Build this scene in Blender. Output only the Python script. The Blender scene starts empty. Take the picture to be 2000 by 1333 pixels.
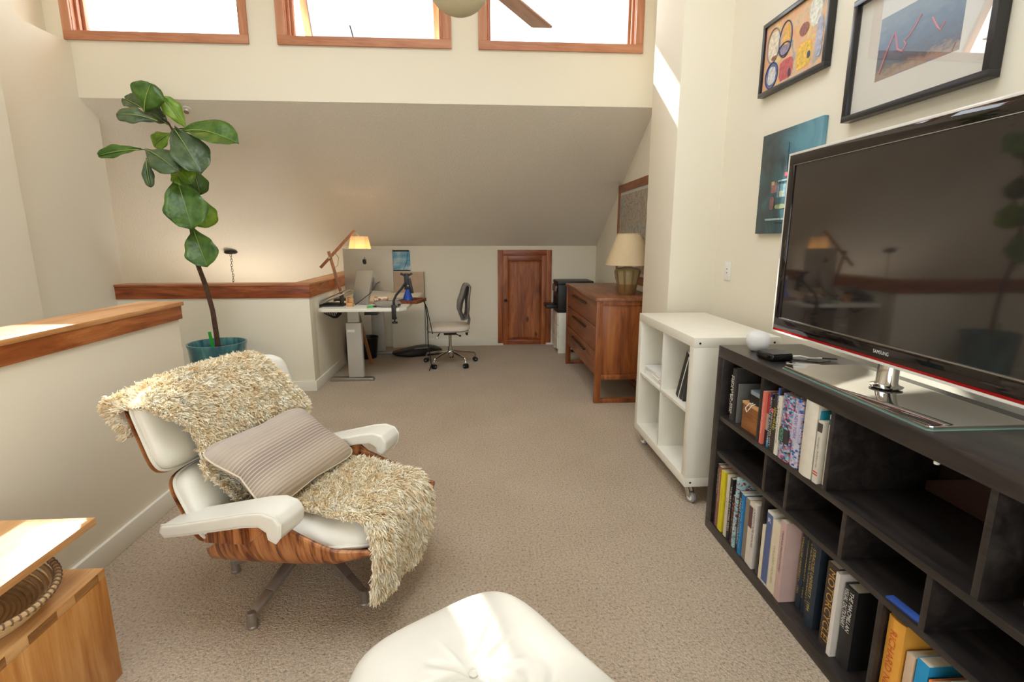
import bpy, bmesh, math, random
import numpy as np
from mathutils import Vector, Matrix, Euler
random.seed(7); RNG = np.random.default_rng(11)
scene = bpy.context.scene
COL = scene.collection
R = math.radians

# ------------------------------------------------------------------ camera
cam_d = bpy.data.cameras.new('camera'); cam = bpy.data.objects.new('camera', cam_d); COL.objects.link(cam)
cam.location = (0, 0, 1.37); cam.rotation_euler = (R(90 - 11.26), 0, R(-3.81))
cam_d.sensor_width = 36; cam_d.lens = 18.0; cam_d.clip_start = 0.03; cam_d.clip_end = 200
scene.camera = cam

# ------------------------------------------------------------------ sky, sun, exposure
world = bpy.data.worlds.new('sky'); scene.world = world; world.use_nodes = True
wn = world.node_tree.nodes; wl = world.node_tree.links; wn.clear()
wo = wn.new('ShaderNodeOutputWorld'); wb = wn.new('ShaderNodeBackground')
wb.inputs['Color'].default_value = (0.93, 0.965, 1.0, 1); wb.inputs['Strength'].default_value = 5.5
wl.new(wb.outputs[0], wo.inputs[0])
sun_d = bpy.data.lights.new('sun', 'SUN'); sun = bpy.data.objects.new('sun', sun_d); COL.objects.link(sun)
sun_d.energy = 10.0; sun_d.angle = R(0.7); sun_d.color = (1.0, 0.95, 0.86)
sun.rotation_euler = Vector((0.395, -1.0, -0.78)).to_track_quat('-Z', 'Y').to_euler()
vs = scene.view_settings
vs.view_transform = 'Standard'; vs.look = 'None'; vs.exposure = 0.42; vs.gamma = 1.0; vs.use_curve_mapping = False

def portal(loc, rot, sx, sy):
    d = bpy.data.lights.new('window_daylight', 'AREA'); d.shape = 'RECTANGLE'; d.size = sx; d.size_y = sy
    o = bpy.data.objects.new('window_daylight', d); COL.objects.link(o); o.location = loc; o.rotation_euler = rot
    d.cycles.is_portal = True
    return o
portal((-0.25, -2.62, 1.575), (R(90), 0, 0), 2.7, 1.55)              # gable window added behind the camera for fill
for _x in (-2.47, -0.875, 0.71):
    portal((_x, 4.80, 3.28), (R(-90), 0, 0), 1.2, 0.66)           # the three clerestory windows

for _x in (-1.375, 0.175):
    portal((_x, 1.75, 4.10), (0, 0, 0), 1.15, 2.2)                  # unseen skylights added to brighten the room

# ------------------------------------------------------------------ materials
def lin(c):
    out = []
    for v in c[:3]:
        v = v / 255.0
        out.append(v / 12.92 if v <= 0.04045 else ((v + 0.055) / 1.055) ** 2.4)
    return (*out, 1.0)
_MC = {}
def base_mat(name):
    m = bpy.data.materials.new(name); m.use_nodes = True
    nt = m.node_tree; nt.nodes.clear()
    out = nt.nodes.new('ShaderNodeOutputMaterial'); b = nt.nodes.new('ShaderNodeBsdfPrincipled')
    nt.links.new(b.outputs[0], out.inputs[0])
    return m, nt, b
def N(nt, typ, **kw):
    n = nt.nodes.new(typ)
    for k, v in kw.items():
        if k in n.inputs.keys(): n.inputs[k].default_value = v
        else: setattr(n, k, v)
    return n
def coords(nt, scale=(1, 1, 1), rot=(0, 0, 0)):
    tc = nt.nodes.new('ShaderNodeTexCoord'); mp = nt.nodes.new('ShaderNodeMapping')
    mp.inputs['Scale'].default_value = scale; mp.inputs['Rotation'].default_value = rot
    nt.links.new(tc.outputs['Object'], mp.inputs['Vector']); return mp.outputs[0]
def ramp(nt, fac, stops):
    r = nt.nodes.new('ShaderNodeValToRGB'); e = r.color_ramp.elements
    while len(e) < len(stops): e.new(0.5)
    for el, (p, c) in zip(e, stops): el.position = p; el.color = c if len(c) == 4 else lin(c)
    nt.links.new(fac, r.inputs['Fac']); return r.outputs['Color']
def add_bump(nt, b, height, strength=0.2, dist=0.01):
    bp = nt.nodes.new('ShaderNodeBump'); bp.inputs['Strength'].default_value = strength; bp.inputs['Distance'].default_value = dist
    nt.links.new(height, bp.inputs['Height']); nt.links.new(bp.outputs[0], b.inputs['Normal'])
def pm(name, col, rough=0.5, metal=0.0, var=0.06, vscale=12, bump=0.0, bscale=250, spec=0.5, coat=0.0, sheen=0.0, trans=0.0):
    """plain procedural material: colour with faint noise mottling"""
    key = (name, tuple(col), rough, metal)
    if key in _MC: return _MC[key]
    m, nt, b = base_mat(name)
    v = coords(nt)
    nz = N(nt, 'ShaderNodeTexNoise', Scale=vscale, Detail=3.0)
    nt.links.new(v, nz.inputs['Vector'])
    c = lin(col)
    lo = tuple(max(0, x * (1 - var)) for x in c[:3]) + (1,); hi = tuple(min(1, x * (1 + var)) for x in c[:3]) + (1,)
    cr = ramp(nt, nz.outputs['Fac'], [(0.3, lo), (0.7, hi)])
    nt.links.new(cr, b.inputs['Base Color'])
    b.inputs['Roughness'].default_value = rough; b.inputs['Metallic'].default_value = metal
    b.inputs['Specular IOR Level'].default_value = spec; b.inputs['Coat Weight'].default_value = coat
    b.inputs['Sheen Weight'].default_value = sheen
    if trans: b.inputs['Transmission Weight'].default_value = trans
    if bump:
        n2 = N(nt, 'ShaderNodeTexNoise', Scale=bscale, Detail=2.0); nt.links.new(v, n2.inputs['Vector'])
        add_bump(nt, b, n2.outputs['Fac'], bump, 0.004)
    _MC[key] = m
    return m
def wood(name, dark, mid, light, axis='x', scale=1.0, rough=0.42, contrast=1.0, knots=False, coat=0.0):
    m, nt, b = base_mat(name)
    s = {'x': (1.2, 9, 9), 'y': (9, 1.2, 9), 'z': (9, 9, 1.2), 'w': (13, 1.6, 1.6)}[axis]
    v = coords(nt, tuple(q * scale for q in s))
    n1 = N(nt, 'ShaderNodeTexNoise', Scale=1.6, Detail=5.0, Roughness=0.6, Distortion=0.8); nt.links.new(v, n1.inputs['Vector'])
    s2 = {'x': (2, 60, 60), 'y': (60, 2, 60), 'z': (60, 60, 2), 'w': (70, 5, 5)}[axis]
    v2 = coords(nt, tuple(q * scale for q in s2))
    n2 = N(nt, 'ShaderNodeTexNoise', Scale=2.0, Detail=3.0); nt.links.new(v2, n2.inputs['Vector'])
    mx = nt.nodes.new('ShaderNodeMath'); mx.operation = 'MULTIPLY_ADD'; mx.inputs[1].default_value = 0.25; 
    nt.links.new(n2.outputs['Fac'], mx.inputs[0]); nt.links.new(n1.outputs['Fac'], mx.inputs[2])
    w = 0.16 / contrast
    cr = ramp(nt, mx.outputs[0], [(0.62 - w, dark), (0.62, mid), (0.62 + w, light)])
    if knots:
        vk = coords(nt, (7, 7, 3.2)); vo = N(nt, 'ShaderNodeTexVoronoi', Scale=1.0); nt.links.new(vk, vo.inputs['Vector'])
        kr = ramp(nt, vo.outputs['Distance'], [(0.06, (60, 25, 10)), (0.16, (255, 255, 255))])
        mm = nt.nodes.new('ShaderNodeMix'); mm.data_type = 'RGBA'; mm.blend_type = 'MULTIPLY'; mm.inputs[0].default_value = 0.8
        nt.links.new(cr, mm.inputs[6]); nt.links.new(kr, mm.inputs[7]); cr = mm.outputs[2]
    nt.links.new(cr, b.inputs['Base Color']); b.inputs['Roughness'].default_value = rough
    b.inputs['Coat Weight'].default_value = coat; b.inputs['Coat Roughness'].default_value = 0.25
    add_bump(nt, b, n2.outputs['Fac'], 0.06, 0.002)
    return m
def emit(name, col, strength):
    m, nt, b = base_mat(name); b.inputs['Base Color'].default_value = lin(col)
    b.inputs['Emission Color'].default_value = lin(col); b.inputs['Emission Strength'].default_value = strength
    return m
def glass_mat(name, tint=(255, 255, 255), refl=0.06, rough=0.0):
    m = bpy.data.materials.new(name); m.use_nodes = True; nt = m.node_tree; nt.nodes.clear()
    out = nt.nodes.new('ShaderNodeOutputMaterial'); mix = nt.nodes.new('ShaderNodeMixShader')
    tr = nt.nodes.new('ShaderNodeBsdfTransparent'); gl = nt.nodes.new('ShaderNodeBsdfGlossy')
    tr.inputs['Color'].default_value = lin(tint); gl.inputs['Roughness'].default_value = rough
    lw = nt.nodes.new('ShaderNodeLayerWeight'); lw.inputs['Blend'].default_value = 0.5      # Schlick term, the same from both sides
    pw = nt.nodes.new('ShaderNodeMath'); pw.operation = 'POWER'; pw.inputs[1].default_value = 5.0
    ad = nt.nodes.new('ShaderNodeMath'); ad.operation = 'MULTIPLY_ADD'; ad.inputs[1].default_value = 0.9; ad.inputs[2].default_value = refl; ad.use_clamp = True
    nt.links.new(lw.outputs['Facing'], pw.inputs[0]); nt.links.new(pw.outputs[0], ad.inputs[0]); nt.links.new(ad.outputs[0], mix.inputs[0])
    nt.links.new(tr.outputs[0], mix.inputs[1]); nt.links.new(gl.outputs[0], mix.inputs[2]); nt.links.new(mix.outputs[0], out.inputs[0])
    return m
def wall_mat(name, col, bump=0.12, scale=120, dist=0.003):
    m, nt, b = base_mat(name); v = coords(nt)
    n1 = N(nt, 'ShaderNodeTexNoise', Scale=scale, Detail=4.0, Roughness=0.6); nt.links.new(v, n1.inputs['Vector'])
    n2 = N(nt, 'ShaderNodeTexNoise', Scale=0.8, Detail=2.0); nt.links.new(v, n2.inputs['Vector'])
    c = lin(col); cr = ramp(nt, n2.outputs['Fac'], [(0.3, tuple(q * 0.97 for q in c[:3]) + (1,)), (0.7, c)])
    nt.links.new(cr, b.inputs['Base Color']); b.inputs['Roughness'].default_value = 0.75; b.inputs['Specular IOR Level'].default_value = 0.25
    add_bump(nt, b, n1.outputs['Fac'], bump, dist)
    return m

M = {}
M['wall'] = wall_mat('cream wall paint', (240, 232, 212), 0.10, 160)
M['ceil'] = wall_mat('textured ceiling plaster', (242, 235, 221), 0.55, 55, 0.012)
M['trimwhite'] = wall_mat('white trim paint', (236, 231, 216), 0.03, 200)
M['cherry'] = wood('cherry wood', (132, 66, 26), (170, 96, 46), (196, 124, 68), 'y', 1.3, 0.35, 1.0)
M['cherry_x'] = wood('cherry wood across', (104, 46, 18), (146, 72, 34), (172, 96, 50), 'x', 1.3, 0.35, 1.0)
M['cap'] = wood('light cherry cap', (178, 116, 62), (206, 148, 92), (222, 170, 116), 'y', 1.2, 0.38, 0.8)
M['cap_x'] = wood('cherry cap across', (140, 76, 38), (176, 108, 64), (198, 134, 88), 'x', 1.2, 0.38, 0.8)
M['fir'] = wood('fir window wood', (166, 102, 68), (192, 130, 94), (208, 152, 116), 'x', 1.0, 0.45, 0.7)
M['firz'] = wood('fir window wood upright', (166, 102, 68), (192, 130, 94), (208, 152, 116), 'z', 1.0, 0.45, 0.7)
M['alder'] = wood('knotty alder', (112, 54, 20), (150, 82, 36), (178, 106, 52), 'z', 1.0, 0.42, 0.9, knots=True)
M['alder_s'] = wood('alder stile', (124, 60, 24), (156, 84, 38), (178, 106, 54), 'z', 1.0, 0.42, 0.9)
M['dress'] = wood('walnut stained dresser wood', (104, 50, 18), (142, 78, 34), (168, 102, 52), 'z', 0.9, 0.36, 0.9)
M['dress_f'] = wood('walnut drawer front wood', (96, 50, 24), (126, 70, 36), (152, 92, 52), 'y', 0.9, 0.36, 0.9)
M['dress_t'] = wood('walnut top wood', (110, 64, 38), (138, 86, 54), (160, 106, 70), 'y', 0.9, 0.33, 0.9)
M['oak'] = wood('honey oak', (164, 100, 44), (196, 134, 70), (216, 160, 96), 'z', 0.9, 0.42, 0.9)
M['oak_y'] = wood('honey oak planed', (176, 118, 64), (206, 152, 94), (224, 178, 122), 'y', 0.9, 0.42, 0.8)
M['rosewood'] = wood('striped rosewood veneer', (104, 52, 24), (168, 102, 54), (196, 132, 80), 'w', 1.1, 0.3, 1.7, coat=0.3)
M['ash'] = wood('ash lamp wood', (128, 76, 36), (156, 98, 52), (178, 120, 72), 'z', 1.5, 0.45, 0.8)
M['leather'] = pm('white leather', (231, 227, 215), 0.36, var=0.02, bump=0.06, bscale=420)
M['chrome'] = pm('polished chrome', (200, 198, 194), 0.12, 1.0, var=0.03)
M['alu'] = pm('brushed aluminium', (188, 186, 182), 0.32, 1.0, var=0.05)
M['silver'] = pm('silver painted metal', (190, 186, 178), 0.38, 0.35, var=0.03)
M['greymetal'] = pm('grey lacquered metal', (150, 148, 144), 0.45, 0.2, var=0.03)
M['blackp'] = pm('black plastic', (22, 21, 22), 0.42, var=0.15)
M['blackg'] = pm('gloss black plastic', (12, 10, 11), 0.08, var=0.1)
M['blackm'] = pm('black metal', (26, 24, 23), 0.4, 0.3, var=0.1)
M['rubber'] = pm('black rubber', (24, 23, 22), 0.7, var=0.1)
M['whitelam'] = pm('white laminate', (238, 233, 218), 0.35, var=0.02)
M['white'] = pm('white plastic', (236, 234, 228), 0.4, var=0.02)
M['paper'] = pm('white paper', (240, 238, 232), 0.7, var=0.02)
M['pages'] = pm('book pages', (214, 204, 180), 0.8, var=0.05, vscale=80)
M['shelf'] = wood('black brown veneer', (29, 25, 24), (42, 37, 35), (58, 51, 47), 'y', 1.2, 0.30, 1.0)
M['cardboard'] = pm('kraft cardboard', (178, 138, 92), 0.8, var=0.06)
M['glass'] = glass_mat('window glass', (250, 253, 255), 0.05)
M['dimglass'] = glass_mat('sun dimming sash glass', (172, 173, 174), 0.05)  # tint added so the middle sash dims the sun
M['picglass'] = glass_mat('picture glass', (255, 255, 255), 0.07)

# carpet
def carpet():
    m, nt, b = base_mat('beige loop carpet'); v = coords(nt)
    vo = N(nt, 'ShaderNodeTexVoronoi', Scale=150.0); nt.links.new(v, vo.inputs['Vector'])
    nz = N(nt, 'ShaderNodeTexNoise', Scale=95.0, Detail=3.0, Roughness=0.7); nt.links.new(v, nz.inputs['Vector'])
    nb = N(nt, 'ShaderNodeTexNoise', Scale=2.2, Detail=3.0); nt.links.new(v, nb.inputs['Vector'])
    c1 = ramp(nt, nz.outputs['Fac'], [(0.28, (124, 107, 89)), (0.44, (186, 167, 144)), (0.72, (214, 196, 173))])
    c2 = ramp(nt, nb.outputs['Fac'], [(0.3, (244, 242, 240)), (0.7, (255, 255, 255))])
    mm = nt.nodes.new('ShaderNodeMix'); mm.data_type = 'RGBA'; mm.blend_type = 'MULTIPLY'; mm.inputs[0].default_value = 1.0
    nt.links.new(c1, mm.inputs[6]); nt.links.new(c2, mm.inputs[7]); nt.links.new(mm.outputs[2], b.inputs['Base Color'])
    b.inputs['Roughness'].default_value = 0.95; b.inputs['Specular IOR Level'].default_value = 0.1; b.inputs['Sheen Weight'].default_value = 0.15
    ad = nt.nodes.new('ShaderNodeMath'); ad.operation = 'SUBTRACT'
    nt.links.new(nz.outputs['Fac'], ad.inputs[0]); nt.links.new(vo.outputs['Distance'], ad.inputs[1])
    add_bump(nt, b, ad.outputs[0], 0.55, 0.012)
    return m
M['carpet'] = carpet()

# ------------------------------------------------------------------ mesh helpers
class MB:
    def __init__(self): self.v = []; self.f = []; self.smooth_from = None
    def add(self, vs, fs):
        o = len(self.v); self.v += [tuple(p) for p in vs]; self.f += [tuple(i + o for i in f) for f in fs]; return self
    def box(self, x0, x1, y0, y1, z0, z1):
        if x0 > x1: x0, x1 = x1, x0
        if y0 > y1: y0, y1 = y1, y0
        if z0 > z1: z0, z1 = z1, z0
        return self.add([(x0, y0, z0), (x1, y0, z0), (x1, y1, z0), (x0, y1, z0), (x0, y0, z1), (x1, y0, z1), (x1, y1, z1), (x0, y1, z1)],
                        [(0, 3, 2, 1), (4, 5, 6, 7), (0, 1, 5, 4), (1, 2, 6, 5), (2, 3, 7, 6), (3, 0, 4, 7)])
    def obox(self, c, s, rot=(0, 0, 0)):
        m = Euler(rot).to_matrix(); c = Vector(c); hx, hy, hz = s[0] / 2, s[1] / 2, s[2] / 2
        p = [c + m @ Vector(q) for q in [(-hx, -hy, -hz), (hx, -hy, -hz), (hx, hy, -hz), (-hx, hy, -hz), (-hx, -hy, hz), (hx, -hy, hz), (hx, hy, hz), (-hx, hy, hz)]]
        return self.add(p, [(0, 3, 2, 1), (4, 5, 6, 7), (0, 1, 5, 4), (1, 2, 6, 5), (2, 3, 7, 6), (3, 0, 4, 7)])
    def beam(self, p0, p1, w0, h0, w1=None, h1=None, up=(0, 0, 1)):
        """tapered rectangular bar from p0 to p1"""
        w1 = w0 if w1 is None else w1; h1 = h0 if h1 is None else h1
        p0 = Vector(p0); p1 = Vector(p1); d = (p1 - p0).normalized(); up = Vector(up)
        if abs(d.dot(up)) > 0.98: up = Vector((0, 1, 0))
        s = d.cross(up).normalized(); u = s.cross(d)
        q = []
        for p, w, h in ((p0, w0, h0), (p1, w1, h1)):
            q += [p - s * w / 2 - u * h / 2, p + s * w / 2 - u * h / 2, p + s * w / 2 + u * h / 2, p - s * w / 2 + u * h / 2]
        return self.add(q, [(3, 2, 1, 0), (4, 5, 6, 7), (0, 1, 5, 4), (1, 2, 6, 5), (2, 3, 7, 6), (3, 0, 4, 7)])
    def tube(self, path, r, n=8, cap=True):
        P = [Vector(p) for p in path]; k = len(P); rr = r if hasattr(r, '__len__') else [r] * k
        vs = []; fs = []; prev = None
        for i in range(k):
            d = (P[min(i + 1, k - 1)] - P[max(i - 1, 0)]).normalized()
            if prev is None:
                a = Vector((0, 0, 1)) if abs(d.z) < 0.9 else Vector((1, 0, 0)); s = d.cross(a).normalized()
            else:
                s = (prev - d * prev.dot(d))
                s = s.normalized() if s.length > 1e-6 else d.orthogonal().normalized()
            prev = s; t = d.cross(s)
            for j in range(n):
                an = 2 * math.pi * j / n; vs.append(P[i] + (s * math.cos(an) + t * math.sin(an)) * rr[i])
        for i in range(k - 1):
            for j in range(n):
                a = i * n + j; b = i * n + (j + 1) % n; fs.append((a, b, b + n, a + n))
        if cap: fs.append(tuple(range(n - 1, -1, -1))); fs.append(tuple((k - 1) * n + j for j in range(n)))
        return self.add(vs, fs)
    def cyl(self, p0, p1, r0, r1=None, n=16): return self.tube([p0, p1], [r0, r0 if r1 is None else r1], n)
    def lathe(self, prof, c=(0, 0, 0), n=32, axis='z', close=True):
        vs = []; fs = []; k = len(prof)
        for (r, z) in prof:
            for j in range(n):
                a = 2 * math.pi * j / n; x, y = r * math.cos(a), r * math.sin(a)
                p = {'z': (x, y, z), 'x': (z, x, y), 'y': (y, z, x)}[axis]; vs.append((c[0] + p[0], c[1] + p[1], c[2] + p[2]))
        for i in range(k - 1):
            for j in range(n):
                a = i * n + j; b = i * n + (j + 1) % n; fs.append((a, b, b + n, a + n))
        if close:
            if prof[0][0] > 1e-5: fs.append(tuple(range(n - 1, -1, -1)))
            if prof[-1][0] > 1e-5: fs.append(tuple((k - 1) * n + j for j in range(n)))
        return self.add(vs, fs)
    def prism(self, poly, axis, a, b):
        """poly 2-D points extruded along axis from a to b; (p,q) map to the two other axes in xyz order"""
        k = len(poly); f = {'x': lambda p, q, t: (t, p, q), 'y': lambda p, q, t: (p, t, q), 'z': lambda p, q, t: (p, q, t)}[axis]
        vs = [f(p, q, a) for p, q in poly] + [f(p, q, b) for p, q in poly]
        fs = [tuple(range(k - 1, -1, -1)), tuple(range(k, 2 * k))] + [(i, (i + 1) % k, (i + 1) % k + k, i + k) for i in range(k)]
        return self.add(vs, fs)
    def grid(self, fn, nu, nv, wrap=False):
        vs = [fn(i / (nu - 1 if not wrap else nu), j / (nv - 1)) for i in range(nu) for j in range(nv)]
        fs = []
        for i in range(nu if wrap else nu - 1):
            for j in range(nv - 1):
                a = i * nv + j; b = ((i + 1) % nu) * nv + j; fs.append((a, b, b + 1, a + 1))
        return self.add(vs, fs)
    def sphere(self, c, r, n=20, m=12, sx=1, sy=1, sz=1):
        def fn(i, j):
            a = 2 * math.pi * i; b = math.pi * (j * 0.998 + 0.001)
            return (c[0] + r * sx * math.sin(b) * math.cos(a), c[1] + r * sy * math.sin(b) * math.sin(a), c[2] + r * sz * math.cos(b))
        return self.grid(fn, n, m, True)
    def build(self, name, mat, parent=None, smooth=False, bevel=0.0, seg=2, loc=None, rot=None, angle=35, solid=0.0, sub=0):
        me = bpy.data.meshes.new(name)
        bm = bmesh.new(); vv = [bm.verts.new(p) for p in self.v]
        for f in self.f:
            try: bm.faces.new([vv[i] for i in f])
            except ValueError: pass
        bmesh.ops.recalc_face_normals(bm, faces=bm.faces)
        if bevel:
            ed = [e for e in bm.edges if len(e.link_faces) == 2 and e.calc_face_angle(0) > R(30)]
            bmesh.ops.bevel(bm, geom=ed, offset=bevel, segments=seg, profile=0.6, affect='EDGES', clamp_overlap=True)
        bm.to_mesh(me); bm.free()
        if smooth or bevel:
            me.polygons.foreach_set('use_smooth', [True] * len(me.polygons)); me.set_sharp_from_angle(angle=R(angle))
        me.materials.append(M[mat] if isinstance(mat, str) else mat)
        o = bpy.data.objects.new(name, me); COL.objects.link(o)
        if parent is not None: o.parent = parent
        if loc is not None: o.location = loc
        if rot is not None: o.rotation_euler = rot
        if solid:
            s = o.modifiers.new('thickness', 'SOLIDIFY'); s.thickness = solid; s.offset = 0
        if sub:
            s = o.modifiers.new('sub', 'SUBSURF'); s.levels = sub; s.render_levels = sub
        return o
def tag(o, label, cat, group=None, kind=None):
    o['label'] = label
    if cat: o['category'] = cat
    if group: o['group'] = group
    if kind: o['kind'] = kind
    return o
def thing(name, label, cat, loc=(0, 0, 0), rz=0, group=None, kind=None, rot=None):
    o = bpy.data.objects.new(name, None); COL.objects.link(o); o.empty_display_size = 0.05
    o.location = loc; o.rotation_euler = rot if rot else (0, 0, rz)
    return tag(o, label, cat, group, kind)
def struct(mb, name, mat, label, parent=None, **kw):
    o = mb.build(name, mat, parent, **kw)
    if parent is None: tag(o, label, None, None, 'structure')
    return o
def text_obj(name, body, w, h, mat, parent, mtx, thick=0.0004, font_scale=None):
    """lettering as a thin mesh, fitted into w x h and centred on mtx"""
    cu = bpy.data.curves.new(name, 'FONT'); cu.body = body; cu.align_x = 'CENTER'; cu.align_y = 'CENTER'; cu.size = 1.0; cu.resolution_u = 3
    o = bpy.data.objects.new(name, cu); COL.objects.link(o)
    dg = bpy.context.evaluated_depsgraph_get(); dg.update()
    me = bpy.data.meshes.new_from_object(o.evaluated_get(dg)); bpy.data.objects.remove(o); bpy.data.curves.remove(cu)
    if len(me.vertices) == 0: return None
    co = np.empty(len(me.vertices) * 3); me.vertices.foreach_get('co', co); co = co.reshape(-1, 3)
    mn = co.min(0); mx = co.max(0); c = (mn + mx) / 2; sz = np.maximum(mx - mn, 1e-6)
    sx = w / sz[0]; sy = h / sz[1]
    co = co - c; co[:, 0] *= sx; co[:, 1] *= sy; co[:, 2] = 0
    me.vertices.foreach_set('co', co.ravel()); me.update(); me.name = name
    me.materials.clear(); me.materials.append(M[mat] if isinstance(mat, str) else mat)
    o = bpy.data.objects.new(name, me); COL.objects.link(o); o.parent = parent
    o.matrix_local = mtx
    return o
def axes(x, y, loc):
    x = Vector(x); y = Vector(y); z = x.cross(y); m = Matrix.Identity(4)
    for i in range(3): m[i][0] = x[i]; m[i][1] = y[i]; m[i][2] = z[i]; m[i][3] = loc[i]
    return m
SPINE_X = ((0, 0, -1), (0, -1, 0))      # reads top to bottom on a surface facing -x
FACE_X = ((0, -1, 0), (0, 0, 1))        # upright on a surface facing -x
def cushion(mb, hw, hh, T, n, mapf, rings=10, seg=64, bottom=0.0, puff=0.5, disp=None):
    """rounded pad: superellipse outline (hw x hh, exponent n), top puffs to T, mapped by mapf(p,q,h)"""
    def outline(a):
        c, s = math.cos(a), math.sin(a)
        return math.copysign(abs(c) ** (2 / n), c), math.copysign(abs(s) ** (2 / n), s)
    vs = []; fs = []
    levels = [(math.sin(0.5 * math.pi * k / rings), 1) for k in range(1, rings + 1)]
    vs.append(mapf(0, 0, T + (disp(0, 0) if disp else 0)))
    for r, _ in levels:
        hgt = T * (max(0.0, 1 - r ** 5) ** puff)
        for j in range(seg):
            a = 2 * math.pi * j / seg; cx, cy = outline(a); p, q = hw * r * cx, hh * r * cy
            vs.append(mapf(p, q, hgt + (disp(p, q) * (1 - r ** 8) if disp else 0)))
    for r, _ in levels[:-1][::-1]:
        hgt = -bottom * (max(0.0, 1 - r ** 5) ** puff)
        for j in range(seg):
            a = 2 * math.pi * j / seg; cx, cy = outline(a); vs.append(mapf(hw * r * cx, hh * r * cy, hgt))
    vs.append(mapf(0, 0, -bottom))
    nr = 2 * rings - 1
    for j in range(seg): fs.append((0, 1 + j, 1 + (j + 1) % seg))
    for k in range(nr - 1):
        for j in range(seg):
            a = 1 + k * seg + j; b = 1 + k * seg + (j + 1) % seg; fs.append((a, a + seg, b + seg, b))
    last = len(vs) - 1
    for j in range(seg): fs.append((last, 1 + (nr - 1) * seg + (j + 1) % seg, 1 + (nr - 1) * seg + j))
    return mb.add(vs, fs)
def rim(hw, hh, n, mapf, h=0.0, seg=64):
    P = []
    for j in range(seg + 1):
        a = 2 * math.pi * j / seg; c, s = math.cos(a), math.sin(a)
        P.append(mapf(hw * math.copysign(abs(c) ** (2 / n), c), hh * math.copysign(abs(s) ** (2 / n), s), h))
    return P
def copy_tree(o, parent=None):
    c = o.copy(); COL.objects.link(c); c.parent = parent
    for ch in list(o.children):
        if ch is not c: copy_tree(ch, c)
    return c

# ================================================================== THE SETTING
YK = 6.6; ZK = 1.285; SL = math.tan(R(30.26)); YC = 4.57; ZC = ZK + SL * (YK - YC)
# floor
f = MB()
f.box(-1.80, 1.72, -2.7, 4.72, -0.2, 0).box(-3.25, -1.80, 2.84, 4.72, -0.2, 0).box(-1.66, 1.72, 4.72, 6.72, -0.2, 0)
struct(f, 'floor', 'carpet', 'beige looped wall-to-wall carpet')
f = MB(); f.box(-3.25, -1.80, -2.7, 2.84, -1.1, -0.95).box(-5.6, -1.66, 4.72, 8.6, -1.1, -0.95)
struct(f, 'floor_stairwell', 'carpet', 'lower stair landing behind the half walls')
# back knee wall with an opening for the attic door
f = MB()
f.box(-1.68, 0.30, YK, YK + 0.14, -0.95, ZK + 0.04).box(0.90, 1.66, YK, YK + 0.14, -0.95, ZK + 0.04)
f.box(0.30, 0.90, YK, YK + 0.14, 1.18, ZK + 0.04).box(0.30, 0.90, YK, YK + 0.14, -0.95, 0.05)
struct(f, 'wall_back', 'wall', 'low cream knee wall under the sloped ceiling')
# sloped ceiling
def slope_slab(x0, x1, y0, y1, t=0.12):
    z0 = ZK + SL * (YK - y0); z1 = ZK + SL * (YK - y1)
    return [(x0, y0, z0), (x1, y0, z0), (x1, y1, z1), (x0, y1, z1), (x0, y0, z0 + t), (x1, y0, z0 + t), (x1, y1, z1 + t), (x0, y1, z1 + t)]
BF = [(0, 3, 2, 1), (4, 5, 6, 7), (0, 1, 5, 4), (1, 2, 6, 5), (2, 3, 7, 6), (3, 0, 4, 7)]
f = MB(); f.add(slope_slab(-1.68, 1.70, YC + 0.002, YK + 0.16), BF).add(slope_slab(-5.6, -1.68, YC + 0.002, 8.6), BF)
struct(f, 'ceiling_slope', 'ceil', 'textured sloped ceiling below the high windows')
# clerestory wall with three openings
WIN = [(-3.163, -1.781), (-1.560, -0.188), (0.030, 1.392)]        # casing outer edges
CW = 0.066; WZ0, WZ1 = 2.885, 3.665                                # casing outer bottom / top
f = MB(); T0, T1 = YC, YC + 0.17
f.box(-3.46, 1.70, T0, T1, ZC - 0.0, WZ0 + 0.055).box(-3.46, 1.70, T0, T1, WZ1 - 0.055, 4.05)
xs = [-3.46] + [v for a, b in WIN for v in (a + 0.055, b - 0.055)] + [1.70]
for i in range(0, len(xs), 2): f.box(xs[i], xs[i + 1], T0, T1, WZ0 + 0.055, WZ1 - 0.055)
struct(f, 'wall_clerestory', 'wall', 'cream wall holding the three high windows')
# unseen eave over the high windows, sized to limit the sun band
struct(MB().box(-5.0, 3.0, T1, YC + 0.62, 3.70, 3.80), 'roof_eave', 'fir', 'unseen wooden eave outside the high windows, sized to limit the sun')
# main ceiling, right and left walls
f = MB(); SKY = [(-2.0, -0.75), (-0.45, 0.80)]; K0, K1 = 0.6, 2.9
f.box(-3.46, 1.75, -2.75, K0, 4.0, 4.12).box(-3.46, 1.75, K1, T1, 4.0, 4.12).box(-3.46, -2.0, K0, K1, 4.0, 4.12).box(-0.75, -0.45, K0, K1, 4.0, 4.12).box(0.80, 1.75, K0, K1, 4.0, 4.12)
struct(f, 'ceiling', 'ceil', 'high flat ceiling above the loft')
for i, (a, b) in enumerate(SKY):  # unseen skylights put in to light the interior
    w = thing('window_%d' % (5 + i), ['left', 'right'][i] + ' skylight added in the unseen high ceiling for fill light', None, ((a + b) / 2, (K0 + K1) / 2, 4.0), kind='structure')
    h = (b - a) / 2; k = (K1 - K0) / 2
    for s_ in (-1, 1): MB().box(s_ * h, s_ * (h - 0.05), -k, k, 0.0, 0.13).build('frame', 'fir', w); MB().box(-h, h, s_ * k, s_ * (k - 0.05), 0.0, 0.13).build('frame', 'fir', w)
    MB().box(-h + 0.05, h - 0.05, -k + 0.05, k - 0.05, 0.06, 0.066).build('pane', 'glass', w)
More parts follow.
